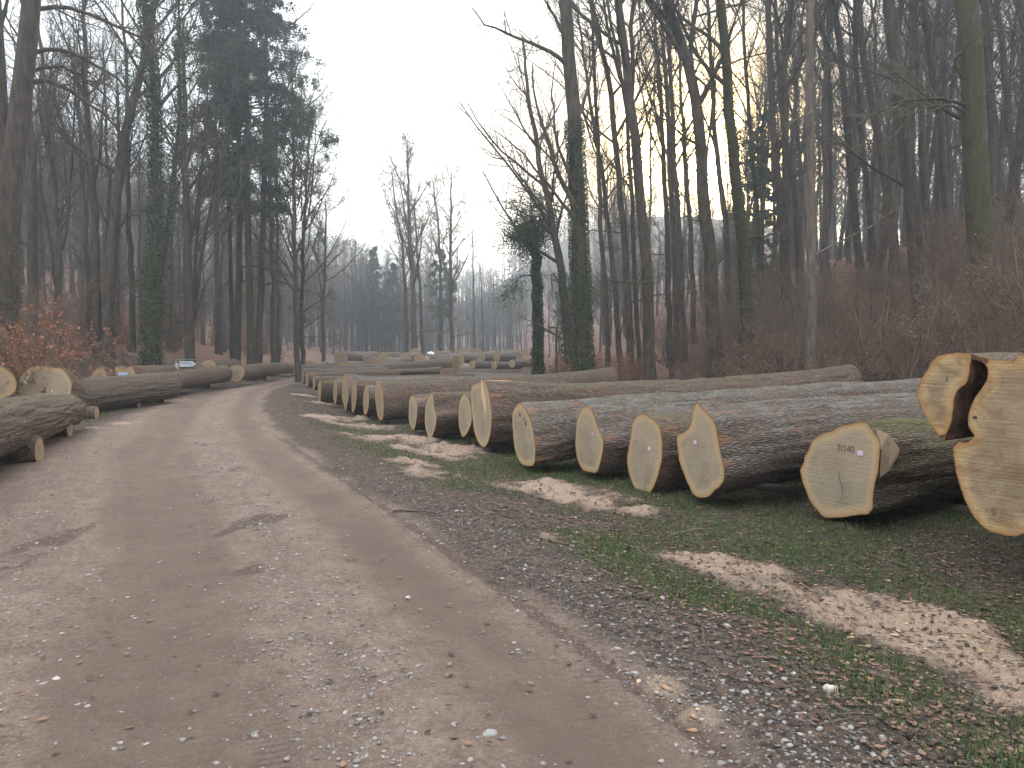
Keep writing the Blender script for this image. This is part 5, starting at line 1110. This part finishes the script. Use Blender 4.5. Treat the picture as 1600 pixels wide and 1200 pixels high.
for k_, (px, py, sx, sy, lab) in enumerate(((1185, 1087 - 28, .055, .03, 'small pale offcut of wood on the leafy verge'), (1400, 1048 + 50, .06, .025, 'long curved bark slab on the verge near the sawdust'), (1392, 1065, .06, .035, 'pale wooden wedge lying near the bark slab'), (1298, 1080, .05, .04, 'rounded tan stone among the leaves of the verge'))):
    p = ground(px, py); lumpy('offcut' if k_ < 3 else 'stone', lab, 'offcut' if k_ < 3 else 'stone', p + np.array([0, 0, .004]), sx * .7, sy * .6, .014 if k_ < 3 else .03, 'offcut_wood' if k_ != 3 else 'post_pale', 40 + k_, .5, 2)
for k_, (px, py, r, lab) in enumerate(((1337 - 6, 1060 - 80, .028, 'grey pebble in the grass patch of the verge'), (1237, 1055, .030, 'dark grey upright stone in the leaf litter'), (1137, 980, .026, 'round light stone at the edge of the grass patch'), (638, 935, .022, 'brown stone standing on the right of the track'), (88, 1063, .026, 'lone grey stone on the left of the track'), (765, 1150, .035, 'light grey stone at the end of the stony strip'), (992, 1065 - 10, .03, 'whitish stone cluster at the track edge'))):
    p = ground(px, py); lumpy('stone', lab, 'stone', p + np.array([0, 0, r * .2]), r * .75, r * .6, r * .5, 'lichen_white' if k_ in (2, 5, 6) else 'post_pale', 60 + k_, .8, 1.6)
# brushwood: heaps of broken sticks on the left bank and slope, litter of twigs on the verges
def sticks(name, n, fn, L0, L1, r0, r1, mat, seed):
    g = np.random.default_rng(seed); P = []; 
    while len(P) < n:
        x, y = fn(g)
        if x is None: continue
        a = g.uniform(0, 6.28); L = g.uniform(L0, L1); t = np.linspace(-.5, .5, 4); xs = x + np.cos(a) * L * t + g.normal(size=4) * L * .05; ys = y + np.sin(a) * L * t + g.normal(size=4) * L * .05
        P.append(np.stack([xs, ys, gz(xs, ys) + r1 + g.uniform(0, .06) * L + g.uniform(-.02, .12) * L * t], 1))
    P = np.array(P); R_ = g.uniform(r0, r1, n)[:, None] * np.linspace(1, .5, 4)[None]; v_, q_ = tubes(P, R_, 4)
    link(mk(name, v_, q_, None, mat), name, kind='stuff')
def fn1(g):
    px = g.uniform(-40, 330); Y = g.uniform(17.5, 34); x = (px - 800) / FPX * Y; dl_ = -road_u(x, Y) - road_w(Y)
    return (x, Y) if 1.6 < dl_ < 8 and fbm(x * .7, Y * .7, 0, 2, 5) > -.15 else (None, None)
sticks('brushwood', 420, fn1, .3, 1.7, .006, .022, 'pale_bark', 1); sticks('brushwood', 420, fn1, .3, 1.5, .008, .028, 'dark_wood', 2)
def fn2(g):
    y = 2.8 + 15 * g.random() ** 1.4; x = g.uniform(-60, 1660); x = (x - 800) / FPX * y; u_ = float(road_u(x, y)); return (x, y) if (u_ > .5 or -u_ - road_w(y) > .2) and x < 7 else (None, None)
sticks('twig_litter', 900, fn2, .05, .32, .0015, .004, 'twig_bark', 3)
def fn3(g):
    Y = g.uniform(15, 34); px = g.uniform(850, 1680); x = (px - 800) / FPX * Y; return (x, Y) if x > toe_x(Y) else (None, None)
sticks('brushwood', 500, fn3, .4, 2.2, .006, .022, 'pale_bark', 4)
p = np.array(gpt(283, 31)); rp = lumpy('root_plate', 'dark earthy root plate of a fallen tree behind the arrow sign', 'root plate', p + np.array([0, 0, .35]), .95, .5, .85, 'dark_wood', 9, .5, 2.2)
# sign
c = at(291, 569, 26.5); sg = thing('arrow_sign', 'white arrow board on a pale post behind the left-hand logs', 'sign', (c[0], c[1], zat(c[0], c[1])))
def box(name, parent, lo, hi, mat, bev=.006):
    import bmesh
    bm = bmesh.new(); bmesh.ops.create_cube(bm, size=1); lo = np.array(lo); hi = np.array(hi)
    for v in bm.verts: v.co = Vector((lo + hi) / 2 + np.array(v.co[:]) * (hi - lo))
    bmesh.ops.bevel(bm, geom=bm.edges[:], offset=bev, segments=1, affect='EDGES'); me = bpy.data.meshes.new(name); bm.to_mesh(me); bm.free(); me.materials.append(MATS[mat]); return link(me, name, parent)
zc = c[2] - zat(c[0], c[1]); K_ = 26.5 / FPX
box('post', sg, (-15 * K_ - .045, -.04, -.3), (-15 * K_ + .05, .04, zc + 1.5 * K_), 'post_pale')
box('frame_bar', sg, (-18 * K_, .05, zc + 7 * K_), (17 * K_, .08, zc + 7.8 * K_), 'sign_frame')
box('frame_bar', sg, (-18 * K_, .05, zc - 6 * K_), (-17.2 * K_, .08, zc + 6.95 * K_), 'sign_frame')
box('backing_board', sg, (-12 * K_, .0, zc - 6.5 * K_), (13 * K_, .03, zc - 4.6 * K_), 'dark_wood')
pts = [(-10, -3.8), (10, -3.8), (15.5, .8), (9, 4.6), (-10, 4.6)]; me = bpy.data.meshes.new('arrow_board')
Vb = [(x * K_, y, zc + z * K_) for y in (-.03, -.005) for x, z in pts]; me.from_pydata(Vb, [], [[0, 1, 2, 3, 4], [9, 8, 7, 6, 5]] + [[j, 5 + j, 5 + (j + 1) % 5, (j + 1) % 5] for j in range(5)]); me.materials.append(MATS['sign_white']); ab = link(me, 'arrow_board', sg)
txt('Waldweg', 'ink', 4.9 * K_, Matrix.Translation((-.5 * K_, -.034, zc + 1.6 * K_)) @ Matrix.Rotation(math.pi / 2, 4, 'X'), 'lettering', ab)
# small notice post beyond the brush
c = at(864, 522, 36); np_ = thing('notice_post', 'small dark framed notice on a post beyond the brush, right of the ivy column', 'notice', (c[0], c[1], zat(c[0], c[1]))); zc = c[2] - zat(c[0], c[1])
box('post', np_, (.12, -.04, -.3), (.2, .04, zc + .3), 'dark_wood'); box('top_bar', np_, (-.2, -.03, zc + .26), (.11, .03, zc + .34), 'dark_wood'); box('notice', np_, (-.05, -.02, zc - .35), (.11, .02, zc + .2), 'post_pale')

# ------------------------------------------------------------------ haze
import bmesh
bm = bmesh.new(); bmesh.ops.create_cube(bm, size=1); lo = np.array([-420, -40, -4.0]); hi = np.array([420, 440, 60.0])
for v in bm.verts: v.co = Vector((lo + hi) / 2 + np.array(v.co[:]) * (hi - lo))
me = bpy.data.meshes.new('haze'); bm.to_mesh(me); bm.free(); hm = bpy.data.materials.new('haze'); hm.use_nodes = True; ht = hm.node_tree; ht.nodes.clear()
ho = ht.nodes.new('ShaderNodeOutputMaterial'); hv = ht.nodes.new('ShaderNodeVolumePrincipled'); hv.inputs['Density'].default_value = .0019; hv.inputs['Color'].default_value = (.72, .86, 1.0, 1); hv.inputs['Anisotropy'].default_value = .65
ht.links.new(hv.outputs[0], ho.inputs['Volume']); me.materials.append(hm); link(me, 'haze', kind='stuff')
C.cycles.volume_bounces = 1; C.cycles.max_bounces = 6; C.cycles.diffuse_bounces = 3; C.cycles.transparent_max_bounces = 8
